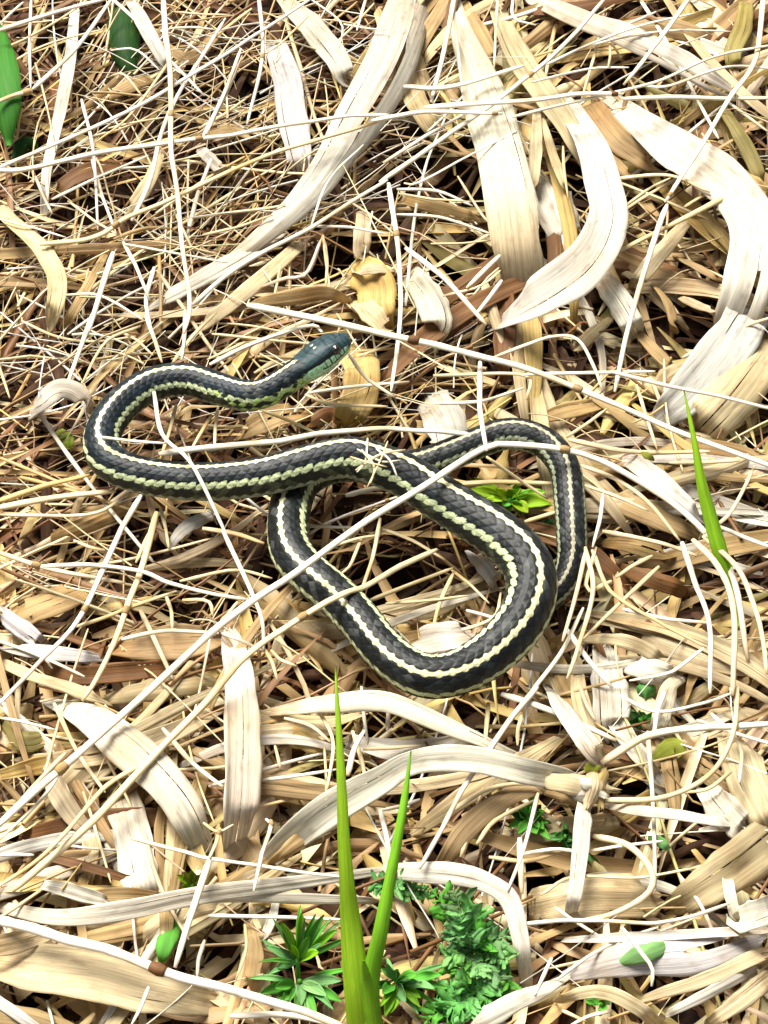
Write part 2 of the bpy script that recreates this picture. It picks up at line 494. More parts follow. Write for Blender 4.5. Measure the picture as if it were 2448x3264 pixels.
# colours, scale by scale
hsh = np.modf(np.abs(np.sin(bk * 12.9898 + br * 78.233) * 43758.5453))[0]
hsh2 = np.modf(np.abs(np.sin(bk * 39.425 + br * 11.135) * 24634.6345))[0]
ar = np.abs(br)
def C(r, g, b): return np.array([r, g, b], float)
col = np.empty(U.shape + (3,))
bluef = np.clip((2600 - hd) / 2200, 0, 1)[..., None]
dark = (C(.0085, .0105, .0105) * (1 - bluef) + C(.006, .0115, .016) * bluef) * (.6 + 1.7 * hsh[..., None] ** 1.5)
col[:] = dark
edgef = (best_d > .86)[..., None]
col = np.where((hsh2 > .9)[..., None], C(.05, .055, .052), col)
low = (ar >= 6) & (ar <= 8)
col = np.where(low[..., None], np.where((hsh > .55)[..., None], C(.075, .085, .05), C(.022, .025, .02)), col)
col = np.where((ar >= 9)[..., None], C(.30, .34, .24) * (.8 + .4 * hsh[..., None]), col)
dorsal = ((br == 0) & (best_d < .9)) | (np.abs(Vv) < .4)
col = np.where(dorsal[..., None], C(.68, .64, .38) * (.85 + .25 * hsh[..., None]), col)
LR = 5 + 1.9 * np.clip((470 - hd) / 230, 0, 1)
aV = np.abs(Vv)
fr = np.mod(U + .38 * (aV - LR), 1)
lateral = np.abs(aV - LR + .12 * np.sin(np.floor(U) * 2.3)) < np.maximum(.82 * np.sin(np.pi * fr) ** .45, .16)
col = np.where(lateral[..., None], C(.56, .63, .36) * (.8 + .35 * hsh[..., None]), col)
col = np.where((edgef & ~dorsal[..., None] & ~lateral[..., None]), col * .7, col)
tailf = np.clip((hd - 4300) / 500, 0, 1)[..., None]
col = np.where((dorsal | lateral)[..., None], col * (1 - tailf * np.array([.45, .45, .35])), col)
# neck: yellow-green flanks
nk = (np.clip((520 - hd) / 200, 0, 1) > hsh * .9)
flank = nk & (ar >= LR - .6) & (ar <= 9) & (best_d < .85)
col = np.where(flank[..., None], np.where((hsh2 > .38)[..., None], C(.42, .60, .16), C(.02, .03, .015)), col)
# head
nz = np.sin(hd * .21 + ph * .13) * np.sin(hd * .093 - ph * .21)
hc = C(.020, .046, .054) * (1 + .35 * nz[..., None])
hc = np.where((plates < -.45)[..., None], hc * .45, hc)
hc = np.where((((hd - 118) / 6) ** 2 + ((aph - 7) / 3.2) ** 2 < 1)[..., None], C(.42, .45, .36), hc)
hc = np.where(((aph > 56) & (aph < 76) & (hd > 78))[..., None], C(.010, .012, .012), hc)
lips = (aph > np.interp(hd, [0, 30, 60, 90, 200], [80, 76, 82, 76, 70])) & (hd > 14)
hc = np.where(lips[..., None], C(.50, .82, .48), hc)
hc = np.where((lips & (lipseam > .35))[..., None], C(.015, .02, .018), hc)
hc = np.where((mouth > .4)[..., None], C(.01, .012, .01), hc)
hc = np.where((aph > 106)[..., None], C(.50, .60, .34), hc)
hb = np.clip((hd - 165 - 40 * hsh) / 18, 0, 1)[..., None]
col = hc * (1 - hb) + col * hb
# end caps
nU = len(uq)
SVf = SV.reshape(-1, 3)
QV = grid_quads(nU, MA, True)[:, ::-1]
tail_tip = len(SVf)
SVf = np.vstack([SVf, path[0] - T[0] * .0004, path[-1] + T[-1] * .002])
capq = []
for j in range(0, MA, 2):
    capq.append([j, (j + 1) % MA, (j + 2) % MA, tail_tip])
    b = (nU - 1) * MA
    capq.append([b + (j + 2) % MA, b + (j + 1) % MA, b + j, tail_tip + 1])
QV = np.vstack([QV, np.array(capq)])
colf = np.vstack([col.reshape(-1, 3), [C(.05, .06, .06), C(.02, .02, .02)]])
snake = empty('garter_snake', P(1224, 1600, .02))
tag(snake, 'dark grey striped snake with cream and green lines coiled on the dry grass, head raised', 'snake')
link('body', mesh_from('snake_body', SVf, QV, colf), M_SKIN, snake)

def ball(center, r, n=14, squash=None):
    th = np.linspace(.02, math.pi - .02, n)
    a = np.linspace(0, 2 * math.pi, 2 * n, endpoint=False)
    V = np.stack([np.sin(th)[:, None] * np.cos(a), np.sin(th)[:, None] * np.sin(a), np.cos(th)[:, None] * np.ones_like(a)], -1) * r
    V = V.reshape(-1, 3)
    if squash is not None:
        ax, f = squash
        V = V - np.outer(V @ ax, ax) * (1 - f)
    return V + center, grid_quads(n, 2 * n, True)

ie = int(np.argmin(np.abs(dq - 64)))
for sgn in (-1, 1):
    f = math.radians(64) * sgn
    outw = nrm(S2[ie] * math.sin(f) + D[ie] * math.cos(f))
    pos = path[ie] + S2[ie] * math.sin(f) * rw[ie] * .86 + D[ie] * math.cos(f) * rh[ie] * .86
    Vb, Qb = ball(pos, .0026)
    eye = link('eye', mesh_from('snake_eye', Vb, Qb), M_IRIS, snake, origin=pos)
    pp = pos + outw * .00135
    Vb, Qb = ball(pp, .00150)
    pu = bpy.data.objects.new('pupil', mesh_from('snake_pupil', Vb - pp, Qb))
    COL.objects.link(pu); pu.data.materials.append(M_PUPIL)
    pu.parent = eye; pu.location = pp - pos

SNK_PX = unP(path[::6]); SNK_R = rw[::6] / PXM; SNK_Z = path[::6, 2]; SNK_RM = rw[::6]; SNK_P = path[::6]
# ------------------------------------------------------------------ traced leaves and stalks
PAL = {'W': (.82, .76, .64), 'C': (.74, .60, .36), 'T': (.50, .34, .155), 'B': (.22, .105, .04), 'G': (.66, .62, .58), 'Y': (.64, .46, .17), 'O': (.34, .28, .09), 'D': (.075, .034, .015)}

def tinted(base, n, dv=.12, end=None):
    c = np.array(PAL[base]) * (1 + rng.normal(0, .08)) * np.array([1, 1 + rng.normal(0, .012), 1 + rng.normal(-.02, .04)])
    t = np.repeat(c[None], n, 0)
    return t

def nums(x):
    return [float(q) for q in x.split(',')]

def hmix(px, hs, n):
    k = np.interp(np.linspace(0, 1, len(px)), np.linspace(0, 1, len(hs)), hs)
    return spline(np.array([P(a, b, z * .001) for (a, b), z in zip(px, k)]), n)

LANDMARKS = [(60, 330, 'near the bright green broad leaf'), (390, 140, 'around the shaded dark green leaf'), (390, 760, 'by the star-shaped straw joint'),
    (1000, 300, 'along the broad sweeping leaf'), (760, 640, 'below the frayed end of the sweeping leaf'), (1560, 420, 'around the large hanging leaf'), (1850, 830, 'beside the hooked grey leaf'), (2280, 620, 'by the big bent leaf'),
    (2050, 180, 'near the slanting white leaf strip'), (1000, 880, 'by the arched tan leaf'), (660, 1100, 'behind the snake\'s neck'), (520, 1370, 'inside the snake\'s neck coil'),
    (130, 1250, 'outside the snake\'s neck bend'), (230, 1750, 'below the snake\'s neck coil'), (660, 1850, 'between the neck coil and the lower coil'), (1290, 1820, 'inside the snake\'s big loop'),
    (1250, 1250, 'beyond the snake\'s snout'), (1690, 1560, 'within the snake\'s tail coil'), (2050, 1250, 'beyond the snake\'s tail coil'), (2200, 1700, 'beside the lone green blade'), (1950, 2100, 'outside the snake\'s thickest bend'),
    (250, 2350, 'by the slanting broad white leaf'), (720, 2450, 'beside the upright white blade'), (300, 3000, 'along the thickest pale stalk'), (1000, 2750, 'around the green grass shoot'), (1450, 2450, 'below the snake\'s lowest bend'),
    (1850, 2500, 'around the knotted root crown'), (2250, 2350, 'beside the curved bowing stalk'), (1560, 2950, 'by the feathery weed'), (2000, 3050, 'around the mint green leaf'), (2300, 2850, 'in the straw tuft of broad pale leaves')]

def region_word(c):
    return min(LANDMARKS, key=lambda l: (l[0] - c[0]) ** 2 + (l[1] - c[1]) ** 2)[2]

CWORD = {'W': 'bleached white', 'C': 'cream', 'T': 'tan', 'B': 'brown', 'G': 'grey-white', 'Y': 'golden', 'O': 'olive', 'D': 'dark brown'}

def describe(px, w, colr, kind):
    L = np.linalg.norm(np.diff(px, axis=0), axis=1).sum()
    chord = np.linalg.norm(px[-1] - px[0])
    shape = 'curved' if chord < .93 * L else ('bent' if chord < .985 * L else 'straight')
    if kind == 'leaf':
        size = ('broad' if w > 85 else 'narrow' if w < 45 else 'medium-wide') + (' long' if L > 420 else ' short' if L < 190 else '')
    else:
        size = ('thick' if w > 15 else 'hair-thin' if w < 9 else 'thin') + (' long' if L > 420 else ' short' if L < 150 else '')
    r = region_word(px.mean(0))
    noun = 'dry leaf' if kind == 'leaf' else 'straw stalk'
    lab = f"{size} {shape} {CWORD[colr]} {noun} {r}"
    return lab, f"{size} {shape} {CWORD[colr]} {noun.replace('leaf', 'leave')}s {r}"

def leaf_shade(n, k, colr):
    """weathering along a leaf: bleached stretches and tan stretches"""
    f = np.clip(np.repeat(snoise(n, 6, .5), k) - .1, 0, 1)[:, None]
    return (.93 if colr in 'WC' else 1) * (1 - f * np.array([.2, .32, .46]))

def leaf(tile, width, hs, colr, txt, label=None, cup=None, tw=None, name='dry_leaf', mat=None, tip=None, tuck=True):
    px = pix(tile, txt)
    n = 34
    q = np.linspace(0, 1, n)
    hk = nums(hs)
    pxs = spline(px if len(px) > 2 else np.vstack([px[0], px.mean(0), px[1]]), n)
    hh = np.interp(q, np.linspace(0, 1, len(hk)), hk)
    hh = np.convolve(np.pad(hh, 3, 'edge'), np.ones(7) / 7, 'valid')
    if tuck:
        # the ends sink into the thatch
        e = np.clip(1 - np.minimum(q / .2, (1 - q) / .2), 0, 1)
        hh = hh - (hh + 6) * .75 * e ** 1.7
    path = np.array([P(a, b, z * .001) for (a, b), z in zip(pxs, hh)])
    w = nums(width)
    ws = np.interp(q, np.linspace(0, 1, len(w)), w)
    ws = np.convolve(np.pad(ws, 3, 'edge'), np.ones(7) / 7, 'valid')
    if tip != 'none':
        if len(w) == 1 or tip == 'both':
            ws = ws * np.clip(np.minimum(q, 1 - q) * 9 + .4, 0, 1) ** .6
        else:
            ws = ws * np.clip(q * 14 + .6, 0, 1) * np.clip((1 - q) * 12 + rng.uniform(.25, .7), 0, 1) ** .8
    m = np.array([mpp(p) for p in path])
    up = nrm(np.array([0, 0, .5]) - .5 * FWD + rng.normal(0, .16, 3))
    twist = snoise(n, 4, .16) + (tw or 0) * np.linspace(-1, 1, n)
    cp = rng.uniform(.02, .14) * rng.choice([-1, 1], p=[.3, .7]) if cup is None else cup
    V, Q, st = ribbon(path, ws * m * 1.04, up, m=13, cup=cp, wave=.05, twist=twist, pleat=.055, slits=(int(rng.integers(1, 4)) if max(w) > 55 else int(rng.random() < .3)), ragged=.5)
    o = link(name, mesh_from(name, V, Q, tinted(colr, len(V)) * leaf_shade(n, 26, colr), st), mat or M_DRY, origin=path[n // 2])
    if label:
        tag(o, label, 'leaf')
    else:
        lab, grp = describe(px, max(w), colr, 'leaf')
        tag(o, lab, 'leaf', grp)
    return o

def stalk(tile, width, hs, colr, txt, label=None, node=None, tip=1.0):
    px = pix(tile, txt)
    L = np.linalg.norm(np.diff(px, axis=0), axis=1).sum()
    n = int(np.clip(L / 22, 8, 60))
    path = hmix(px, nums(hs), n)
    path = path + np.stack([snoise(n, max(3, n // 5), .00055) for _ in range(3)], -1)
    m = np.array([mpp(p) for p in path])
    rad = width * .53 * m * np.linspace(1.12, .8 * tip, n) * np.clip(np.minimum(np.linspace(0, 1, n), np.linspace(1, 0, n)) * n * .3 + .6, 0, 1) * (1 + snoise(n, n, .04))
    V, Q, st = tube(path, rad, 8, flat=.68)
    t = tinted(colr, len(V)) * (1 - np.clip(np.repeat(snoise(n, max(4, n // 4), 1), 8) - .4, 0, 1)[:, None] * np.array([.12, .25, .42]))
    o = link('straw_stalk', mesh_from('straw_stalk', V, Q, t, st), M_STALK, origin=path[n // 2])
    if node is not None:
        for f in node:
            i = int(f * (n - 1)); i = min(max(i, 1), n - 2)
            tdir = nrm(path[i + 1] - path[i - 1])
            ln = rad[i] * 1.5
            pp = path[i] + tdir[None] * np.linspace(-ln, ln, 7)[:, None]
            rr = rad[i] * np.array([1.0, 1.1, 1.22, 1.3, 1.22, 1.1, 1.0])
            V, Q, st = tube(pp, rr, 8)
            link('stalk_node', mesh_from('stalk_node', V, Q, tinted(rng.choice(['B', 'T', 'T']), len(V)), st), M_DRY, parent=o, origin=path[i])
    if label:
        tag(o, label, 'grass stalk')
    else:
        lab, grp = describe(px, width, colr, 'stalk')
        tag(o, lab, 'grass stalk', grp)
    return o

# ---- broad leaves: (tile, width px, heights mm, colour, path, label)
LEAVES = [
 ('F', '125,165,140,95,60,30', '26,26,24,22,20,16', 'W', '900,-30 845,130 765,270 680,400 560,515 430,610', 'long broad bleached leaf sweeping down beyond the snake head, frayed lower end'),
 ('TL', '70,95,90,70', '16,20,18,14', 'G', '1185,180 1240,340 1265,520 1320,790', 'grey-white channelled leaf crossing under the broad sweeping leaf'),
 ('TL', '60,85,80,50', '18,22,20,16', 'W', '1220,-20 1350,120 1460,260 1510,400', None),
 ('TL', '30,50,45,18', '16,22,20,16', 'G', '555,-20 620,100 690,230 740,330', 'narrow grey leaf slanting beside the dark green leaf'),
 ('TL', '28,42,36,28', '14,18,16,12', 'W', '325,20 305,230 260,480 205,720 190,930', None),
 ('TL', '60,50,62,60,40', '18,24,27,24,18', 'C', '-20,890 100,1000 205,1110 248,1240 205,1440', 'cream leaf curling like a sickle near the green leaf edge'),
 ('TL', '24,46,38', '14,18,14', 'C', '700,650 640,790 540,930', None),
 ('TL', '34,40', '18,14', 'W', '865,640 965,745', None),
 ('H', '10,40,52,40,18', '26,30,32,30,26', 'T', '420,1180 520,1105 800,1060 1060,1030 1260,1120', 'arched tan leaf bridging a dark gap just beyond the snake head'),
 ('TL', '40,60,46', '14,18,16', 'W', '640,1330 900,1185 1210,1010', None),
 ('TL', '42,52,40', '18,20,18', 'C', '830,1440 1090,1235 1300,1050', None),
 ('TL', '20,34,30', '15,18,16', 'T', '470,1070 370,1250 270,1430', None),
 ('TL', '26,40,30', '10,14,12', 'T', '700,180 820,250 960,120', None),
 ('TL', '30,44,30', '10,13,10', 'T', '860,600 1000,560 1120,610', None),
 ('TL', '36,60,44', '8,12,8', 'B', '220,850 330,760 520,700', None),
 ('TL', '30,50,36', '8,12,8', 'T', '440,430 560,370 690,320', None),
 ('H', '110,130,120,60', '20,24,22,18', 'Y', '1250,820 1400,960 1420,1130 1480,1320', 'crumpled golden tan leaf standing beyond the snake snout'),
 ('H', '60,70,40', '26,28,24', 'C', '1270,1080 1390,1180 1520,1340', None),
 ('H', '16,44,24', '27,30,26', 'C', '1240,880 1400,840 1550,855', None),
 ('H', '50,60,44', '14,18,12', 'C', '1330,420 1320,600 1300,800', None),
 ('Z1', '100,120,90', '14,18,14', 'Y', '1420,150 1440,330 1360,540', 'tan leaf lying under the snake chin'),
 ('Z1', '40,90,60', '10,12,10', 'T', '840,590 1000,500 1180,470', None),
 ('Z1', '24,50,30', '12,13,12', 'B', '1170,540 1280,480 1350,500', None),
 ('TR', '40,95,140,165,160,120', '20,27,31,32,28,20', 'W', '290,-30 335,130 410,330 500,620 560,900 610,1300', 'large bleached leaf hanging down to the curved leaf tip, widest of its clump'),
 ('TR', '70,95,110,130,150,130,70', '22,28,34,38,38,36,34', 'G', '780,440 895,620 950,800 965,960 880,1130 700,1270 470,1410', 'broad grey-white leaf curving back in a hook towards the snake'),
 ('TR', '60,120,165,150,150,150,140', '18,24,30,30,26,22,18', 'W', '960,420 1180,590 1390,720 1530,850 1600,1000 1570,1230 1480,1470', 'big bleached leaf bending over from horizontal to steep, wide fold on top'),
 ('MR', '130,150,160,120,60', '17,20,20,16,12', 'G', '1600,-60 1470,150 1310,350 1170,480 1060,560', 'broad flat weathered leaf under the thin green blade tip'),
 ('MR', '150,165,130', '14,15,12', 'C', '1680,150 1500,390 1310,600', None),
 ('TR', '46,75,80,76,60', '20,26,28,26,20', 'W', '620,-20 850,80 1060,160 1270,260 1560,430', 'white leaf strip slanting below the crossed straw stalks'),
 ('TR', '60,80,90,80,50', '14,18,18,16,12', 'C', '470,-20 560,200 690,400 800,560 910,770', None),
 ('TR', '50,70,40', '14,16,12', 'T', '330,10 400,130 490,290', None),
 ('TR', '26,44,34', '22,24,20', 'C', '660,470 655,680 640,860', None),
 ('TR', '16,32,14', '22,24,18', 'C', '680,480 725,650 800,865', None),
 ('TR', '110,140,100', '12,15,12', 'W', '690,760 740,900 800,1060', None),
 ('TR', '56,80,60', '13,17,14', 'T', '880,430 1010,600 1190,730', None),
 ('TR', '70,100,90', '18,22,18', 'W', '110,1180 210,1320 240,1440', 'white leaf blade pointing at the snake snout from beyond'),
 ('TR', '60,84,70', '18,22,18', 'W', '920,1170 1040,1340 1090,1450', None),
 ('TR', '30,60,40', '18,21,18', 'C', '1320,950 1160,1130 1070,1260', None),
 ('TR', '20,42,30', '12,15,12', 'T', '1150,1210 1230,1310 1260,1440', None),
 ('TR', '20,30,20', '14,16,14', 'T', '1250,1100 1350,1150 1470,1220', None),
 ('TR', '20,30,20', '14,16,14', 'C', '1270,1280 1360,1320 1450,1350', None),
 ('TR', '36,60,60,40', '12,16,15,10', 'O', '1570,-20 1550,120 1510,220 1520,330', 'olive tan leaf in the shaded thatch past the bleached leaves'),
 ('TR', '30,52,40', '10,13,10', 'O', '1440,430 1560,620 1650,830', None),
 ('TR', '26,50,40', '10,14,10', 'Y', '1500,730 1600,790 1680,870', None),
 ('TR', '30,50,30', '10,12,10', 'T', '80,860 240,900 430,950', None),
 ('TR', '100,130,120,90', '10,14,14,10', 'C', '20,60 100,250 150,420 260,600', None),
 ('TR', '30,50,30', '10,13,10', 'T', '850,500 1000,700 1100,790', None),
 ('Z2', '100,135,120,70', '12,15,15,10', 'W', '790,20 850,120 870,210 850,300', 'white torn leaf standing beyond the crossing of the snake coils'),
 ('Z2', '30,56,40', '10,12,10', 'G', '960,700 1030,770 1080,850', None),
 ('Z2', '40,95,100,60', '16,20,20,16', 'W', '690,1120 800,1085 900,1075 1000,1070', 'short white leaf tucked inside the snake\'s thick bend'),
 ('ML', '30,62,40', '12,15,12', 'T', '270,350 460,280 690,190', None),
 ('ML', '90,110,90', '8,12,10', 'T', '60,780 250,700 460,620', 'short broad tan leaf lying beside the crossed straw below the neck coil'),
 ('ML', '40,60,40', '12,15,13', 'G', '-20,740 110,830 240,930', None),
 ('ML', '40,52,30', '11,15,12', 'G', '-20,930 260,960 560,990', None),
 ('ML', '50,62,60,40', '8,12,12,8', 'B', '200,1040 400,1080 700,1060 1000,1030', None),
 ('ML', '34,50,44,30', '14,18,17,14', 'C', '-20,1000 160,1080 400,1160 600,1240', None),
 ('ML', '70,120,110,60', '8,12,12,10', 'T', '600,930 800,910 1000,900 1200,890', 'wide brownish flat leaf under the long diagonal stalk'),
 ('ML', '40,80,60', '9,12,9', 'C', '560,1200 800,1160 1160,1110', None),
 ('ML', '50,95,100,118,125,120,90', '20,27,29,29,27,24,18', 'W', '1215,850 1255,1000 1275,1200 1280,1400 1275,1640 1260,1850 1240,1990', 'wide white upright leaf blade between the two long diagonal stalks'),
 ('ML', '16,40,44,30', '13,17,18,15', 'G', '880,440 930,350 1000,290 1125,225', 'small grey-white curled leaf below the neck coil'),
 ('BL', '40,110,130,125,110,70', '16,24,28,27,24,18', 'W', '200,40 380,110 520,220 640,330 790,500 900,720', 'broad white leaf slanting down to meet the upright white blade'),
 ('BL', '90,120,125,90', '10,14,14,10', 'W', '520,420 570,620 600,790 640,940', None),
 ('BL', '130,180,190,150,80', '12,15,15,13,10', 'C', '-40,1170 200,1200 420,1230 650,1290 920,1350', 'very broad flattened leaf lying under the thick pale stalk'),
 ('BL', '36,60,64,56,40,26', '17,21,23,24,22,20', 'W', '-20,930 250,980 520,955 850,890 1250,835 1680,775', 'long white leaf running behind the green shoot base'),
 ('BL', '20,34,34,20', '17,19,19,17', 'W', '700,920 1000,895 1300,900 1640,910', None),
 ('BL', '56,110,115,80,70,90,84,60', '12,20,27,33,38,38,34,26', 'W', '1130,760 1260,640 1430,510 1640,390 1790,310 2040,300 2320,360 2540,405', 'arching white leaf springing from the pale knotted root crown'),
 ('BL', '30,60,70,60,44,20', '20,24,27,27,25,22', 'W', '1110,100 1400,60 1659,45 1900,140 2160,250 2300,310', 'white leaf strip running beneath the lowest snake bend'),
 ('BL', '20,50,90,80', '10,14,14,10', 'T', '1160,760 1310,640 1450,560 1500,520', None),
 ('BL', '30,70,40', '9,12,10', 'Y', '1180,110 1280,200 1420,260', None),
 ('BL', '30,60,30', '9,12,9', 'Y', '-10,370 150,330 330,290', None),
 ('BL', '20,70,40', '9,12,9', 'O', '10,140 110,220 240,190', None),
 ('BL', '20,46,50,20', '12,14,14,12', 'W', '130,830 280,860 420,900 520,920', None),
 ('BL', '30,54,46', '9,12,10', 'T', '1070,1000 1100,1130 1080,1300', None),
 ('BL', '20,30,22', '12,14,12', 'W', '1200,890 1170,1000 1130,1090', None),
 ('BR', '40,74,66,60,54,40', '22,26,27,26,22,16', 'W', '-20,780 260,790 440,830 545,910 590,1080 615,1290', 'white leaf bent sharply over beside the bluish feathery weed'),
 ('BR', '50,56,48,36', '30,28,24,18', 'W', '870,440 855,620 835,820 800,1010', 'narrow white leaf hanging straight down from the knotted root crown'),
 ('BR', '40,74,84,70', '24,30,34,32', 'W', '710,-20 800,110 880,220 950,330', 'stout white leaf dropping into the knotted root crown'),
 ('BR', '100,140,150,110', '9,13,13,10', 'C', '630,940 830,900 1000,890 1180,900', None),
 ('BR', '70,130,150,150', '12,17,18,15', 'C', '1240,940 1400,840 1560,730 1700,620', 'broad pale leaf fanning out from the straw tuft past the looped stalk'),
 ('BR', '70,90,90', '20,23,20', 'W', '1500,1010 1600,970 1700,930', None),
 ('BR', '24,34,30', '18,19,18', 'W', '770,1080 1200,1060 1680,1035', None),
 ('BR', '40,110,120,80', '13,17,17,14', 'G', '790,1230 1050,1165 1350,1140 1620,1060', None),
 ('BR', '60,70,50,30', '22,24,24,20', 'W', '360,1460 560,1350 690,1290 800,1230', 'white leaf reaching up past the feathery weed toward a pale clump'),
 ('BR', '24,44,46,40', '20,27,26,18', 'C', '740,1345 920,1300 1080,1360 1200,1460', 'small arched cream leaf over a dark hollow below the broad pale leaves'),
 ('BR', '26,50,46', '15,18,15', 'C', '1090,1340 1380,1250 1680,1120', None),
 ('BR', '20,40,40', '13,16,14', 'W', '1180,1420 1400,1310 1620,1190', None),
 ('BR', '30,60,60', '14,17,15', 'C', '1390,1450 1530,1350 1680,1230', None),
 ('BR', '70,110,80', '14,17,14', 'W', '1390,420 1460,510 1570,620', None),
 ('BR', '90,130,130,90', '11,15,14,12', 'C', '1500,170 1550,330 1610,470 1680,620', None),
 ('BR', '30,40,34', '18,20,18', 'W', '1475,780 1500,900 1525,1010', None),
 ('BR', '30,36,40,24', '22,24,22,18', 'W', '930,490 1100,520 1300,540 1560,590', None),
 ('D', '70,110,120,100', '10,14,14,12', 'W', '420,380 450,560 470,800 470,1050', None),
 ('D', '60,84,60', '14,17,15', 'W', '580,500 740,560 960,610', 'short white leaf pieces lying over a round green clover leaf'),
 ('D', '30,56,60,40', '15,18,18,15', 'W', '1020,610 920,680 870,850 800,1070', None),
 ('D', '40,80,60', '8,11,8', 'B', '540,200 700,260 900,330', None),
 ('D', '20,50,40', '17,20,16', 'C', '260,330 480,330 700,390 900,530', None),
 ('MR', '30,64,70,56,30', '16,22,23,20,16', 'G', '890,750 980,750 1100,840 1240,960 1350,1060', 'grey-white curled leaf under the arching pale stalk outside the tail coil'),
 ('MR', '40,80,70,40', '9,12,12,9', 'T', '800,900 1000,980 1200,1070 1330,1130', None),
 ('MR', '36,70,40', '9,12,9', 'T', '830,1150 1000,1170 1190,1230', None),
 ('MR', '30,60,50', '9,12,9', 'B', '900,1280 1100,1350 1250,1400', None),
 ('MR', '26,40,44,30', '16,18,18,15', 'C', '1060,890 1250,830 1420,790 1640,700', None),
 ('MR', '50,80,50', '10,12,10', 'C', '1080,420 1160,330 1260,260', None),
 ('MR', '30,56,40', '9,12,9', 'T', '480,540 640,490 840,450', None),
 ('MR', '20,40,30', '10,12,10', 'T', '980,70 1080,180 1200,290', None),
 ('MR', '20,44,36', '9,11,9', 'C', '870,20 760,110 690,180', None),
 ('MR', '40,70,60', '10,13,10', 'C', '1430,900 1550,830 1670,760', None),
]
for (t, w, h, cl, txt, lab) in LEAVES:
    leaf(t, w, h, cl, txt, lab)

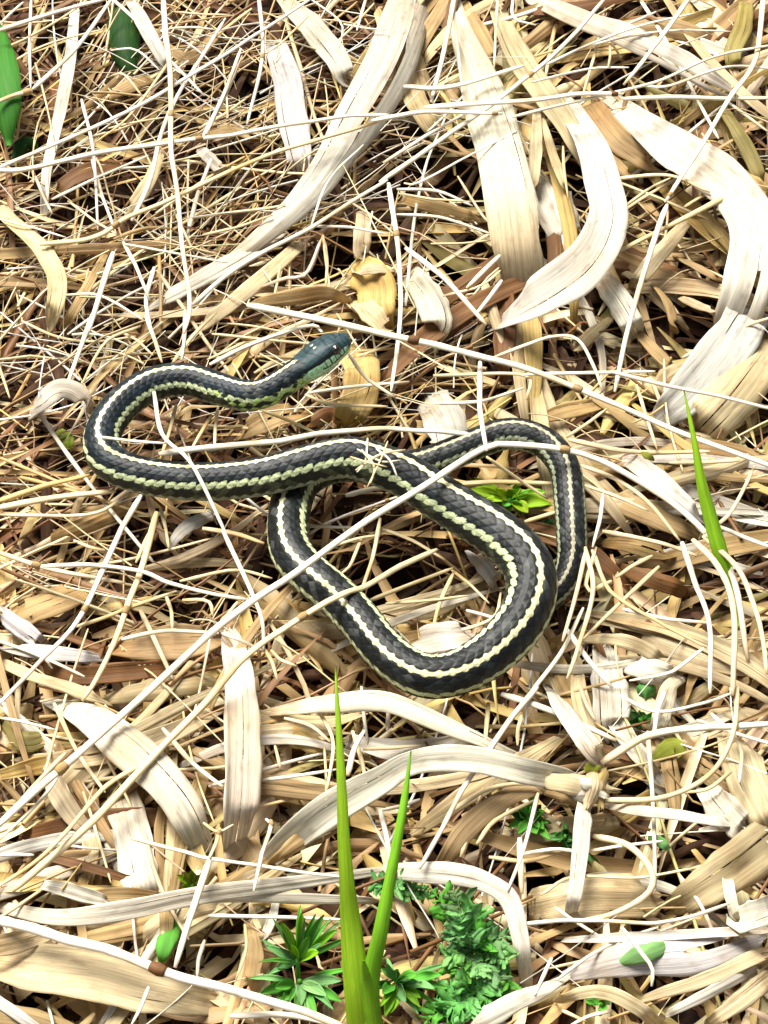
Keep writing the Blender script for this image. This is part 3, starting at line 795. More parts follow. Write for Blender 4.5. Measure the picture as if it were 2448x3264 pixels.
# ---- stalks: (tile, width, heights, colour, path, label, nodes)
ST = [
 ('TL', 15, '34,34', 'W', '-20,135 250,50 500,-10', None, None),
 ('TL', 13, '36,40,40,36', 'W', '-20,722 480,520 740,380 1050,190 1350,-10', 'long straight straw running uphill past the dark green leaf', None),
 ('TL', 16, '34,40,42,40', 'W', '-20,738 130,735 400,665 860,600 1300,530 1680,497', 'long pale stalk with a brown joint crossing below the green leaf edge', [.52]),
 ('TR', 16, '42,42', 'W', '-60,520 60,500 200,484 510,490', 'double pale stalk ending in a knobbly joint over the broad leaves', [.97]),
 ('TR', 18, '42,44,42', 'W', '180,462 640,432 860,405 1020,400', None, [.98]),
 ('TR', 16, '40,38,32', 'W', '1030,420 1300,415 1680,420', None, None),
 ('TR', 11, '40,42,36', 'W', '560,500 900,420 1180,340 1400,255 1680,195', None, None),
 ('TL', 16, '28,33,36,36', 'C', '175,1062 430,1020 600,920 1000,740 1300,620 1680,515', 'long cream stalk rising from the star-shaped straw joint', [.22]),
 ('TL', 16, '46,44,42,40', 'W', '702,-20 735,250 740,560 765,800 790,1100 815,1330 795,1445', 'upright straw crossing every slanting stalk beyond the neck coil', [.38]),
 ('TL', 15, '30,33,36,38', 'W', '820,1320 1010,1170 1350,980 1680,775', 'straight straw with a fork where a thin sidewise stem leaves it', None),
 ('TL', 10, '34,32,30', 'W', '1350,980 1480,985 1680,1002', None, None),
 ('TL', 8, '34,36', 'W', '1350,980 1420,780 1570,620', None, None),
 ('TL', 15, '32,34,34', 'W', '140,388 330,210 490,-10', None, None),
 ('TL', 17, '32,30', 'C', '148,388 60,420 -20,452', None, [.03]),
 ('TL', 11, '36,34,30', 'W', '490,-20 600,90 720,240 880,410', None, None),
 ('TL', 12, '34,34,30', 'W', '1118,-20 1135,240 1068,540', None, [.5]),
 ('TL', 7, '32,34,32', 'C', '1330,72 1215,180 1130,235', None, None),
 ('TL', 7, '30,30', 'W', '1340,0 1470,100 1470,210', None, None),
 ('TL', 7, '28,30', 'W', '1480,115 1680,132', None, None),
 ('TL', 9, '28,30', 'W', '1582,-20 1550,130', None, None),
 ('TL', 13, '26,30', 'W', '880,595 970,400 1040,200', None, None),
 ('TL', 8, '26,26', 'W', '900,585 1000,370 1050,240', None, None),
 ('TL', 10, '24,28,26', 'W', '350,430 400,650 430,990', None, None),
 ('TL', 10, '26,28,24', 'W', '405,690 500,1005', None, None),
 ('TL', 9, '26,28', 'C', '300,870 530,1030', None, None),
 ('TL', 14, '24,27,25', 'W', '560,960 640,780 700,560 800,360 975,80', None, None),
 ('TL', 12, '26,30,26', 'W', '530,1040 600,1180 655,1300', None, None),
 ('TL', 9, '28,30,28', 'W', '540,1060 790,1100 985,1132', None, None),
 ('TL', 18, '26,27,25', 'W', '485,1095 425,1290 375,1440', None, None),
 ('TL', 10, '26,28', 'W', '275,1280 440,1275 620,1380', None, None),
 ('TL', 14, '22,25,24', 'W', '662,1150 632,1300 655,1440', None, None),
 ('TL', 10, '26,24', 'W', '145,765 228,920', None, None),
 ('TL', 10, '22,24', 'W', '205,865 212,660 245,520', None, None),
 ('TL', 7, '24,24', 'W', '215,888 335,906', None, None),
 ('TL', 8, '24,26', 'W', '0,935 100,972 290,1032', None, None),
 ('TL', 10, '30,32', 'W', '225,860 450,760 640,665', None, None),
 ('TL', 9, '26,28', 'W', '735,118 930,118', None, None),
 ('TL', 8, '26,28', 'C', '750,52 1000,68', None, None),
 ('TL', 9, '26,28', 'C', '745,245 560,500 410,620', None, None),
 ('TL', 8, '20,26,22', 'C', '470,330 540,320 620,420', None, None),
 ('TL', 8, '24,26', 'C', '0,300 200,190 450,130', None, None),
 ('TL', 9, '24,26', 'W', '100,10 0,110', None, None),
 ('TL', 9, '25,28', 'W', '130,-10 135,380', None, None),
 ('TL', 8, '24,24', 'C', '470,560 720,500', None, None),
 ('TL', 7, '24,26', 'W', '480,220 580,215 680,300', None, None),
 ('TL', 10, '22,24', 'C', '830,940 1150,900 1230,880', None, None),
 ('TL', 10, '22,24', 'C', '870,1010 1060,960 1180,930', None, None),
 ('TL', 8, '22,24', 'C', '1270,1180 1340,1170 1395,1020', None, None),
 ('TL', 8, '22,24', 'C', '1400,1010 1420,1250', None, None),
 ('TL', 9, '20,22', 'C', '1210,1150 1180,1280', None, None),
 ('H', 13, '20,24,24', 'W', '560,985 740,920 900,885 1010,620', None, None),
 ('H', 10, '20,24', 'C', '1030,640 1050,990', None, None),
 ('TR', 16, '34,38,40', 'W', '-20,785 180,650 380,512 600,350 760,200 950,0', 'long slanting stalk over the tops of the bleached leaves with joint', [.62]),
 ('TR', 12, '32,34', 'W', '0,700 180,595 350,495', None, None),
 ('TR', 15, '40,40,34', 'W', '1320,-20 1200,150 1090,300 1030,375', None, None),
 ('TR', 16, '32,36,38,36,34', 'W', '1642,-20 1612,250 1500,420 1380,620 1290,760 1220,875', 'tall pale stalk curving down across the big bent leaf', [.99]),
 ('TR', 17, '34,40,38,36', 'W', '1218,885 1190,970 1130,1180 1060,1440 1000,1700', 'straight pale stalk falling from a joint toward the tail coil', None),
 ('TR', 18, '28,31,30', 'C', '1480,842 1280,950 1000,1095', None, None),
 ('TR', 13, '30,32,30', 'C', '960,772 1230,760 1420,835', None, None),
 ('TR', 10, '30,32,30', 'W', '1110,372 1230,372 1480,290 1680,300', None, None),
 ('TR', 9, '30,34,30', 'W', '700,275 900,180 1110,110 1340,58', None, None),
 ('TR', 8, '30,32', 'W', '870,200 1120,145 1400,128 1510,125', None, None),
 ('TR', 15, '34,36,32', 'W', '300,-20 265,200 200,445', None, None),
 ('TR', 8, '34,34', 'W', '300,-20 315,160 352,440', None, None),
 ('TR', 9, '34,34', 'W', '492,-20 480,295', None, None),
 ('TR', 10, '30,32', 'W', '560,-20 560,75 650,105', None, None),
 ('TR', 17, '38,38', 'W', '85,368 270,372 600,288', None, None),
 ('TR', 8, '34,34', 'W', '80,795 150,790 390,660 570,555', None, None),
 ('TR', 12, '20,22', 'W', '50,812 230,825 380,885', None, None),
 ('TR', 11, '20,22', 'W', '50,922 250,945 470,1012', None, None),
 ('TR', 18, '32,36,36', 'W', '90,1060 240,1190 450,1402', 'pale straw pointing down toward the hooked leaf tip', None),
 ('TR', 16, '26,28', 'W', '500,1100 360,1240', None, None),
 ('TR', 14, '26,28', 'W', '510,1210 395,1360', None, None),
 ('TR', 15, '36,38,38,36', 'W', '10,790 55,1050 65,1430 35,1700', 'vertical stalk dropping close behind the snake snout', [.31]),
 ('TR', 9, '26,26', 'C', '250,1290 420,1235 500,1180', None, None),
 ('TR', 9, '22,24', 'C', '60,830 350,870', None, None),
 ('TR', 8, '18,20,18', 'C', '200,1060 330,1050 470,1035', None, None),
 ('TR', 9, '26,28', 'W', '640,350 880,300 1060,300', None, None),
 ('TR', 8, '28,30', 'C', '980,180 970,300', None, None),
 ('TR', 10, '26,26', 'C', '1290,900 1420,830', None, None),
 ('TR', 10, '26,26', 'C', '990,930 1130,820 1230,770', None, None),
 ('TR', 9, '24,24', 'C', '770,620 790,860', None, None),
 ('F', 22, '40,48,48,44,40,36', 'W', '535,662 690,690 960,752 1120,792 1300,862 1460,930 1680,1012', 'long straight pale stalk passing just beyond the snake snout', [.33, .63]),
 ('MR', 13, '34,34', 'W', '430,302 800,297 1090,290', None, None),
 ('MR', 14, '42,38,34', 'W', '860,290 1200,375 1680,478', None, None),
 ('MR', 12, '26,34,34', 'W', '270,218 450,150 560,118 690,135 780,270 825,380', None, None),
 ('MR', 12, '32,32', 'C', '-20,325 420,308 440,425', None, None),
 ('MR', 13, '28,30', 'W', '-20,458 200,440 430,378', None, None),
 ('MR', 17, '40,44,47', 'W', '212,235 215,480 230,700', 'short upright straw standing on the tail coil to a stalk joint', None),
 ('F', 24, '26,30,36,42,48,56,53,47,46,42,36,30,22,18', 'W', '-10,1795 120,1665 330,1485 520,1320 640,1235 780,1135 900,1060 1046,968 1130,962 1240,975 1340,1015 1480,1112 1575,1235 1612,1420', 'thick pale stalk arching across both snake coils from a brown joint', [.093, .70]),
 ('F', 24, '20,26,34,43,44,34,28', 'C', '25,1925 180,1790 400,1560 560,1395 730,1290 800,1260 945,1180', 'thick straight stalk lying over the snake\'s lower coil', [.69]),
 ('MR', 14, '30,32,28', 'C', '715,760 900,840 1060,960 1210,1145', None, None),
 ('MR', 12, '28,28', 'C', '735,870 900,920 1060,990', None, None),
 ('MR', 17, '30,30,28', 'W', '1220,1150 1290,1330 1370,1560 1375,1920', None, None),
 ('MR', 20, '32,34,32', 'C', '1270,1135 1400,1280 1478,1500 1482,1920', None, None),
 ('MR', 17, '30,30,26', 'C', '1330,1130 1500,1280 1580,1450 1640,1650 1670,1820', None, None),
 ('MR', 13, '34,36,32', 'C', '1330,1100 1450,1020 1530,890 1585,770', None, None),
 ('MR', 15, '26,32,30', 'C', '735,1180 780,1400 700,1700 650,1840', None, None),
 ('MR', 14, '28,30', 'W', '742,1200 690,1430 620,1660', None, None),
 ('MR', 13, '28,28', 'W', '830,905 770,1175', None, None),
 ('MR', 13, '24,28,26', 'C', '770,1200 880,1400 1100,1560 1340,1690', None, None),
 ('MR', 14, '24,26,24', 'C', '1115,1285 900,1480 725,1645', None, None),
 ('MR', 14, '26,26', 'W', '925,1488 1130,1530 1370,1562', None, None),
 ('MR', 12, '26,28', 'W', '1335,1690 1150,1800 960,1850', None, None),
 ('MR', 14, '22,22', 'C', '1075,1218 895,1335', None, None),
 ('MR', 18, '26,28,26', 'W', '650,1585 750,1740 870,1880', None, None),
 ('MR', 14, '24,26,26', 'W', '470,1910 620,1700 725,1480', None, None),
 ('MR', 17, '20,22', 'C', '650,645 1000,692 1360,690', None, None),
 ('MR', 16, '18,20', 'C', '810,1090 1100,1150 1310,1235', None, None),
 ('MR', 12, '20,22', 'C', '640,630 740,560 855,480', None, None),
 ('MR', 11, '24,24', 'C', '1000,360 1050,520 1100,690', None, None),
 ('MR', 16, '26,28', 'W', '1400,1075 1540,1130 1680,1190', None, None),
 ('MR', 14, '24,26', 'C', '870,1340 740,1390 790,1180', None, None),
 ('MR', 14, '22,24', 'C', '1170,760 1350,745 1520,740', None, None),
 ('Z2', 13, '46,30,22', 'C', '1030,285 1180,390 1310,475', None, None),
 ('Z2', 18, '16,18', 'C', '820,402 1100,402 1340,405', None, None),
 ('Z2', 15, '16,18', 'C', '1200,575 1380,520', None, None),
 ('Z2', 14, '26,20,18', 'C', '510,925 700,850 890,770', None, None),
 ('Z2', 11, '16,18', 'C', '880,780 960,850 1050,925', None, None),
 ('Z2', 13, '16,17', 'C', '890,800 830,950 790,1080', None, None),
 ('Z2', 11, '16,17', 'C', '600,945 780,930 950,900', None, None),
 ('Z2', 13, '22,26,34', 'C', '570,560 540,700 480,900', None, None),
 ('Z2', 11, '18,20', 'C', '330,690 460,650 560,640', None, None),
 ('Z2', 11, '18,19', 'C', '500,640 440,760 380,800', None, None),
 ('Z2', 12, '18,19', 'C', '590,600 700,650 860,740', None, None),
 ('Z2', 17, '20,22', 'W', '410,460 560,430 720,420', None, None),
 ('Z2', 10, '51,53,51', 'C', '470,330 570,275 680,250', None, None),
 ('Z2', 8, '51,53', 'C', '500,260 545,330 530,400', None, None),
 ('Z2', 7, '50,53', 'W', '520,200 505,300 470,350', None, None),
 ('Z2', 7, '51,54,52', 'C', '440,300 520,310 600,330', None, None),
 ('Z2', 8, '51,54,52', 'W', '550,240 610,290 640,380', None, None),
 ('Z2', 6, '51,54,52', 'C', '600,210 570,300 520,420', None, None),
 ('Z2', 7, '51,53,51', 'W', '480,240 560,300 660,300', None, None),
 ('Z2', 12, '18,18', 'C', '870,1060 1000,1030 1080,985 1100,880', None, None),
 ('Z1', 13, '45,47,46,44,34', 'W', '430,378 480,575 600,690 680,830 800,1080', 'straw stalk laid across the neck coil and down its outer side', None),
 ('ML', 14, '36,32,28', 'W', '1180,320 1330,650 1385,800 1392,945', None, None),
 ('Z1', 11, '46,46', 'W', '165,598 340,618 505,632', None, None),
 ('Z1', 20, '42,38,34,32', 'W', '470,685 620,660 1050,602 1500,545 1720,560 2000,585', 'straight white stalk lying along inside the neck coil', None),
 ('Z1', 12, '20,22', 'C', '545,440 470,690', None, None),
 ('Z1', 12, '20,22', 'C', '715,480 610,650', None, None),
 ('Z1', 11, '18,22', 'C', '745,455 735,640', None, None),
 ('Z1', 12, '26,22', 'C', '960,470 1080,510 1240,575', None, None),
 ('Z1', 12, '26,28', 'W', '1175,375 1400,345 1659,330', None, None),
 ('Z1', 12, '26,26,24', 'C', '1165,390 1300,440 1560,438', None, None),
 ('Z1', 13, '42,34,28', 'W', '1365,200 1450,290 1600,405', None, None),
 ('Z1', 15, '28,36,44', 'W', '700,240 900,150 1190,62 1260,92', 'kinked straw with its bent tip touching the back of the snake head', None),
 ('Z1', 12, '22,24', 'W', '590,-10 565,230', None, None),
 ('Z1', 13, '24,26', 'W', '395,0 480,240', None, None),
 ('Z1', 15, '24,26', 'W', '150,0 85,180 20,350', None, None),
 ('Z1', 11, '22,24', 'C', '380,70 200,140 90,350', None, None),
 ('Z1', 9, '20,22', 'C', '280,80 440,200', None, None),
 ('Z1', 11, '20,24', 'C', '870,140 700,230', None, None),
 ('Z1', 14, '22,22', 'C', '520,230 620,110 740,0', None, None),
 ('ML', 17, '30,30,28', 'W', '735,130 560,490 410,800 200,1020 -20,1255', 'bent straw running from under the neck coil toward the soil hollow', [.55]),
 ('ML', 20, '26,28,30,28', 'C', '830,215 750,520 700,660 620,880 520,1080 430,1215', 'stout cream stalk slanting below the neck coil with joints', [.56]),
 ('ML', 15, '30,32,32', 'W', '230,498 700,520 900,590 1100,650 1310,682', None, None),
 ('ML', 17, '22,24', 'C', '-20,425 230,510 500,570 670,602', None, [.36]),
 ('ML', 13, '26,26', 'C', '405,812 620,760 930,638', None, None),
 ('ML', 15, '32,32', 'W', '640,888 850,855 1160,850', None, None),
 ('ML', 13, '30,28', 'W', '1165,858 1290,910 1400,948', None, None),
 ('ML', 16, '22,22', 'C', '1080,310 1260,340 1400,378', None, None),
 ('ML', 13, '22,22', 'C', '790,310 720,500', None, None),
 ('ML', 12, '18,20', 'C', '850,180 880,400', None, None),
 ('ML', 18, '20,22', 'Y', '-20,160 230,90 490,20', None, None),
 ('ML', 22, '20,22', 'C', '-20,210 300,150 620,110', None, None),
 ('ML', 13, '18,20', 'C', '-20,238 250,240 510,228 680,130', None, None),
 ('ML', 13, '20,20', 'Y', '100,30 340,95 540,150', None, None),
 ('ML', 12, '18,20', 'C', '395,365 570,420', None, None),
 ('ML', 16, '18,18', 'C', '740,740 830,900 920,1090', None, None),
 ('ML', 12, '20,20', 'C', '870,660 930,830', None, None),
 ('ML', 12, '22,20', 'C', '1250,690 1170,810', None, None),
 ('ML', 12, '26,26', 'C', '1390,940 1480,1090', None, None),
 ('ML', 12, '24,26', 'C', '1420,960 1560,1030', None, None),
 ('ML', 12, '26,26', 'C', '950,580 1240,530 1440,560', None, None),
 ('ML', 13, '20,22', 'C', '960,680 1100,685 1120,780', None, None),
 ('BL', 15, '28,30', 'C', '620,310 450,430 200,700 -20,860', None, None),
 ('BL', 11, '24,24', 'W', '0,120 110,140 230,180', None, None),
 ('BL', 12, '22,24', 'W', '280,300 190,460 0,640', None, None),
 ('BL', 14, '22,22', 'C', '230,60 340,280 450,440', None, None),
 ('BL', 15, '22,22', 'C', '280,280 120,440 -10,590', None, None),
 ('BL', 34, '22,26,28,26', 'W', '-20,990 110,1028 500,1140 760,1230 1100,1335 1480,1440', 'thickest pale stalk running under the weeds with one dark ringed joint', [.5]),
 ('BL', 22, '32,33,28', 'W', '908,730 830,970 770,1195', 'short stout straw leaning on the thickest pale stalk', None),
 ('BL', 12, '30,31', 'C', '945,610 908,735', None, [.05]),
 ('BL', 10, '28,30', 'C', '880,570 935,610 1000,580', None, None),
 ('BL', 13, '28,30,28', 'W', '570,640 800,700 920,735 1300,780 1500,800', None, None),
 ('BL', 13, '30,30', 'W', '1140,560 1165,600 1080,870', None, [.14]),
 ('BL', 14, '22,22', 'W', '900,985 1200,985 1480,990', None, None),
 ('BL', 13, '18,20', 'W', '880,1080 840,1240', None, None),
 ('BL', 10, '20,20', 'C', '1055,1010 1060,1130 1010,1250', None, None),
 ('BL', 13, '16,18', 'W', '1140,378 1300,365 1450,345', None, None),
 ('BL', 13, '18,20', 'C', '1220,110 1350,160 1430,220', None, None),
 ('BL', 11, '18,20', 'C', '1200,340 1180,230', None, None),
 ('BL', 18, '20,22', 'W', '1505,380 1530,260 1570,170', None, None),
 ('BL', 12, '18,20', 'C', '1380,80 1440,220 1420,440', None, None),
 ('BL', 16, '20,20', 'W', '700,160 830,310 960,420', None, None),
 ('BL', 12, '22,22', 'W', '640,1290 570,1450', None, None),
 ('BL', 14, '20,22', 'W', '-10,715 150,710', None, None),
 ('BL', 22, '18,20', 'W', '1000,1420 1250,1400 1500,1450', None, None),
 ('BR', 18, '26,32,30', 'W', '660,-20 430,280 280,530 150,775', 'straight straw leaning from the lowest snake bend toward the green shoot', None),
 ('BR', 13, '26,28', 'W', '672,445 600,680 520,860', None, None),
 ('BR', 18, '24,28,30', 'C', '945,475 1200,465 1400,370 1500,210 1525,-20', 'curved stalk bowing out of the knotted root crown', None),
 ('BR', 22, '20,24,24,20', 'C', '900,630 1050,670 1150,770 1145,870 1000,960 840,1000', 'looped cream stalk ringing the hollow below the root crown', None),
 ('BR', 13, '18,22', 'W', '600,712 750,680 900,690 1210,655', None, None),
 ('BR', 11, '22,24', 'C', '680,885 820,800 1100,800 1340,765', None, None),
 ('BR', 26, '26,28,26', 'W', '940,310 1150,200 1400,160 1680,150', 'thick white stalk rising out of the knotted root crown', None),
 ('BR', 14, '22,22', 'W', '580,1008 1000,1000 1300,980 1490,928', None, None),
 ('BR', 14, '28,26', 'W', '1035,1035 1155,1190 1150,1290', None, None),
 ('BR', 13, '22,24', 'W', '720,1150 640,1320', None, None),
 ('BR', 14, '16,18', 'W', '10,170 30,0', None, None),
 ('BR', 13, '18,20', 'C', '600,100 580,240', None, None),
 ('BR', 15, '18,20', 'C', '460,60 430,240', None, None),
 ('BR', 22, '22,26', 'W', '510,20 680,80 1010,215', None, None),
 ('BR', 13, '20,20', 'C', '850,-10 910,140', None, None),
 ('BR', 12, '22,22', 'W', '1030,20 1180,95 1380,60 1520,10', None, None),
 ('BR', 16, '22,22', 'W', '1210,0 1165,200', None, None),
 ('BR', 14, '20,22', 'W', '1400,100 1530,230 1540,400', None, None),
 ('BR', 16, '20,22', 'C', '290,530 450,430 640,400 700,440', None, None),
 ('BR', 14, '20,22', 'C', '400,670 480,560 660,470', None, None),
 ('BR', 14, '18,20', 'W', '0,525 150,470', None, None),
 ('BR', 16, '16,18', 'W', '-10,520 30,780', None, None),
 ('BR', 16, '16,18', 'C', '450,720 620,740 770,690', None, None),
 ('BR', 13, '16,18', 'C', '330,720 380,560 420,420', None, None),
 ('BR', 20, '16,18', 'W', '590,640 600,880', None, None),
 ('BR', 12, '20,22', 'W', '980,1370 800,1442', None, None),
 ('BR', 12, '20,22', 'C', '760,1380 860,1442', None, None),
 ('BR', 12, '18,18', 'C', '1330,770 1500,740', None, None),
 ('BR', 13, '20,20', 'C', '1500,350 1400,420 1280,440', None, None),
]
# further strap leaves and straws that fill the thatch between those
def clear_of_snake(pts, margin=12, above=True):
    d = np.linalg.norm(unP(pts)[:, None] - SNK_PX[None], axis=-1) - SNK_R[None]
    return not (((d < margin) & (pts[:, 2][:, None] > (SNK_Z - .5 * SNK_RM)[None])).any())

def on_weeds(pts):
    q = unP(pts)
    return bool(((q[:, 0] > 800) & (q[:, 0] < 1680) & (q[:, 1] > 2840)).any())

def direction(x, y):
    if y < 1000 and x < 1250: return rng.choice([rng.normal(-38, 14), rng.normal(75, 16), rng.normal(-15, 10)])
    if y < 1300 and x >= 1250: return rng.choice([rng.normal(68, 18), rng.normal(-35, 14), rng.normal(30, 12)])
    if y < 2300: return rng.choice([rng.normal(-30, 25), rng.normal(60, 25), rng.normal(5, 15)])
    return rng.choice([rng.normal(-28, 16), rng.normal(5, 14), rng.normal(70, 16)])

TILES['S'] = (0, 0, 1.0)
made = 0
for _ in range(900):
    if made >= 195: break
    bx, by = rng.uniform(-60, 2500), rng.uniform(-60, 3320)
    pale = bx > 1250 or by > 2300
    if not pale and rng.random() < .72: continue
    a0 = math.radians(direction(bx, by))
    base_h = rng.uniform(0, 13)
    for _b in range(int(rng.integers(3, 7)) if pale else int(rng.integers(1, 4))):
        x, y = bx + rng.normal(0, 45), by + rng.normal(0, 45)
        a = a0 + rng.normal(0, .16); L = rng.uniform(260, 820); w = rng.uniform(14, 44) * (1.75 if pale else 1)
        k = rng.normal(0, .3)
        pts = [(x + math.cos(a + k * f) * L * f, y + math.sin(a + k * f) * L * f) for f in (-.5, -.17, .17, .5)]
        h0 = base_h + rng.uniform(-3, 5)
        t3 = np.array([P(p[0], p[1], (h0 + 4) * .001) for p in spline(np.array(pts), 12)])
        if not clear_of_snake(t3, w * .6 + 6): continue
        if hole(t3[:, :2]).max() > .5 or on_weeds(t3): continue
        leaf('S', f'{w * .6:.0f},{w:.0f},{w * .9:.0f},{w * .4:.0f}', f'{h0:.1f},{h0 + rng.uniform(0, 6):.1f},{h0 + rng.uniform(-2, 4):.1f}', rng.choice(list('WWCCCTTYB' if pale else 'CCTTTBYB')), ' '.join(f'{p[0]:.0f},{p[1]:.0f}' for p in pts), tw=rng.normal(0, .25))
        made += 1
made = 0
for _ in range(900):
    if made >= 105: break
    x, y = rng.uniform(-60, 2500), rng.uniform(-60, 3320)
    a = math.radians(direction(x, y) + rng.normal(0, 10)); L = rng.uniform(160, 620); w = rng.uniform(7, 14)
    k = rng.normal(0, .12)
    pts = [(x + math.cos(a + k * f) * L * f, y + math.sin(a + k * f) * L * f) for f in (-.5, -.17, .17, .5)]
    h0, h1 = rng.uniform(4, 20), rng.uniform(4, 20)
    t3 = np.array([P(p[0], p[1], max(h0, h1) * .001) for p in spline(np.array(pts), 14)])
    if not clear_of_snake(t3): continue
    if hole(t3[:, :2]).max() > .6 or on_weeds(t3): continue
    stalk('S', w, f'{h0:.1f},{h1:.1f}', rng.choice(list('WWCCCT')), ' '.join(f'{p[0]:.0f},{p[1]:.0f}' for p in pts), None, [rng.uniform(.2, .8)] if rng.random() < .25 else None)
    made += 1
for (t, w, h, cl, txt, lab, nd) in ST:
    stalk(t, w, h, cl, txt, lab, nd)

# pale knotted root crown: short sheaths folded over one another
crown_at = P(*pix('BR', '870,415')[0], .024)
rc = empty('root_crown', crown_at)
tag(rc, 'pale knotted root crown where dry leaves and stalks meet', 'root crown')
for (wd, hh_, cl, tx) in [('50,74,60,30', '24,29,28,22', 'C', '700,385 800,395 900,415 985,430'), ('40,66,50', '22,27,22', 'W', '760,440 860,440 960,400'), ('30,62,40', '24,30,25', 'C', '900,330 905,410 880,490'),
                          ('30,52,30', '22,26,20', 'T', '690,430 790,455 860,500'), ('30,50,26', '24,28,24', 'Y', '960,350 930,420 940,490'), ('20,44,24', '26,31,27', 'W', '800,370 880,400 950,450')]:
    lf = leaf('BR', wd, hh_, cl, tx, 'x', tuck=False, name='sheath', cup=.3)
    for k_ in ('label', 'category'): del lf[k_]
    lf.location = np.array(lf.location) - crown_at
    lf.parent = rc

# ------------------------------------------------------------------ green things
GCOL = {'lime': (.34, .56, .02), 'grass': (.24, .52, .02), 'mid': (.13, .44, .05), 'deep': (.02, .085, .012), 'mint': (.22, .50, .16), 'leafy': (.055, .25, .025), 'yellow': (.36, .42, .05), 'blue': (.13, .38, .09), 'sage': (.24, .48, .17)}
def gtint(c, n, j=.12):
    return np.repeat((np.array(GCOL[c]) * (1 + rng.normal(0, j)) * (1 + rng.normal(0, .05, 3)))[None], n, 0)

def blade(name, tile, width, hs, c, txt, parent=None, cup=.3, up=None, c2=None, wave=.05):
    px = pix(tile, txt)
    n = 30
    path = hmix(px, nums(hs), n)
    w = nums(width)
    ws = np.interp(np.linspace(0, 1, n), np.linspace(0, 1, len(w)), w)
    m = np.array([mpp(p) for p in path])
    V, Q, st = ribbon(path, ws * m, nrm(-FWD + rng.normal(0, .12, 3)) if up is None else up, m=9, cup=cup, wave=wave, twist=snoise(n, 4, .12))
    t = gtint(c, len(V))
    if c2:
        f = np.repeat(np.linspace(0, 1, n), 18)[:, None]
        t = t * (1 - f) + np.array(GCOL[c2]) * f
    o = link(name, mesh_from(name, V, Q, t, st), M_GREEN, parent=parent, origin=path[0] if parent is None else None)
    return o

sh = empty('grass_shoot', P(1150, 3300, 0))
tag(sh, 'bright green grass shoot with two upright blades rising from the weeds', 'grass shoot')
blade('grass_blade', 'F', '84,84,72,56,46,36,26,16,4', '2,20,36,50,62,72,80,86,90', 'lime', '783,2250 772,2140 757,2000 748,1900 742,1800 737,1700 733,1600 728,1510 725,1437', sh, cup=.22)
blade('grass_blade', 'F', '74,66,50,42,32,24,4', '3,22,38,48,56,62,66', 'grass', '792,2250 800,2120 820,2020 838,1920 856,1830 872,1740 888,1622', sh, cup=.3)
blade('grass_blade', 'F', '76,70,40,8', '2,16,28,38', 'grass', '808,2250 798,2170 790,2110 785,2075', sh, cup=.3)

o = blade('grass_sprout', 'MR', '18,34,48,44,30,16,4', '10,18,30,40,50,60,68', 'grass', '1525,1570 1490,1390 1420,1200 1365,1010 1320,830 1282,620 1235,385', c2='lime')
tag(o, 'slender green grass blade standing alone against the weathered leaves', 'grass blade')
o = blade('green_leaf', 'A', '20,90,130,140,110,20', '14,22,26,26,22,16', 'leafy', '-80,120 -45,400 -5,600 30,800 50,960 70,1100')
tag(o, 'bright green broad leaf under a forked straw with a brown joint', 'leaf')
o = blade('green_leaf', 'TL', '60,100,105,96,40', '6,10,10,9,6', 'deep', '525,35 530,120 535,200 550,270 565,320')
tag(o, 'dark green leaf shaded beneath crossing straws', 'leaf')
o = blade('green_leaf', 'TL', '20,60,20', '6,9,7', 'deep', '60,690 110,620 160,640')
tag(o, 'tiny dark green leaf below the bright broad leaf', 'leaf')

def lance(p0, p1, w, bend, c, parent, name='leaf', wave=.1):
    n = 14
    q = np.linspace(0, 1, n)[:, None]
    mid = (p0 + p1) / 2 + bend
    path = (1 - q) ** 2 * p0 + 2 * q * (1 - q) * mid + q ** 2 * p1
    ws = .8 * w * np.clip(np.sin(np.pi * (.06 + .93 * q[:, 0])), .04, 1) ** .8
    V, Q, st = ribbon(path, ws, nrm(np.array([0, -.3, 1.]) + rng.normal(0, .25, 3)), m=7, cup=-.3, wave=wave * 2, thick=.0002, twist=snoise(n, 4, .25))
    return link(name, mesh_from(name, V, Q, gtint(c, len(V), .2), st), M_GREEN, parent=parent)

def weed(name, tile, root, rh, leaves, colr, label, cat='weed'):
    """leaves: list of (tip 'x,y', tip height mm, width px)"""
    r = pix(tile, root)[0]
    base = P(r[0], r[1], rh * .001)
    e = empty(name, base)
    tag(e, label, cat)
    tipc = []
    k = TILES[tile][2]
    more = []
    for tx, th, w in leaves:
        a_, b_ = nums(tx)
        more.append((tx, th, w))
        more.append((f'{a_ + rng.normal(0, 22 * k)},{b_ + rng.normal(0, 22 * k)}', th * rng.uniform(.6, 1), w * rng.uniform(.5, .85)))
        more.append((f'{a_ + rng.normal(0, 30 * k)},{b_ + rng.normal(0, 26 * k)}', th * rng.uniform(.5, 1.1), w * rng.uniform(.4, .75)))
    for tx, th, w in more:
        t = pix(tile, tx)[0]
        p1 = P(t[0], t[1], th * .001)
        c = colr[rng.integers(len(colr))]
        start = base + (p1 - base) * rng.uniform(.02, .25)
        lance(start, p1, w * mpp(p1), np.array([0, 0, np.linalg.norm(p1 - base) * rng.uniform(.05, .2)]), c, e)
        tipc.append(p1)
    top = base + np.array([0, 0, .002])
    path = np.linspace(base - np.array([0, 0, max(.004, base[2])]), top, 6)
    V, Q, st = tube(path, np.full(6, .0009), 8, up=(0, 1, 0))
    link('stem', mesh_from('stem', V, Q, gtint('mid', len(V)), st), M_GREEN, parent=e)
    return e

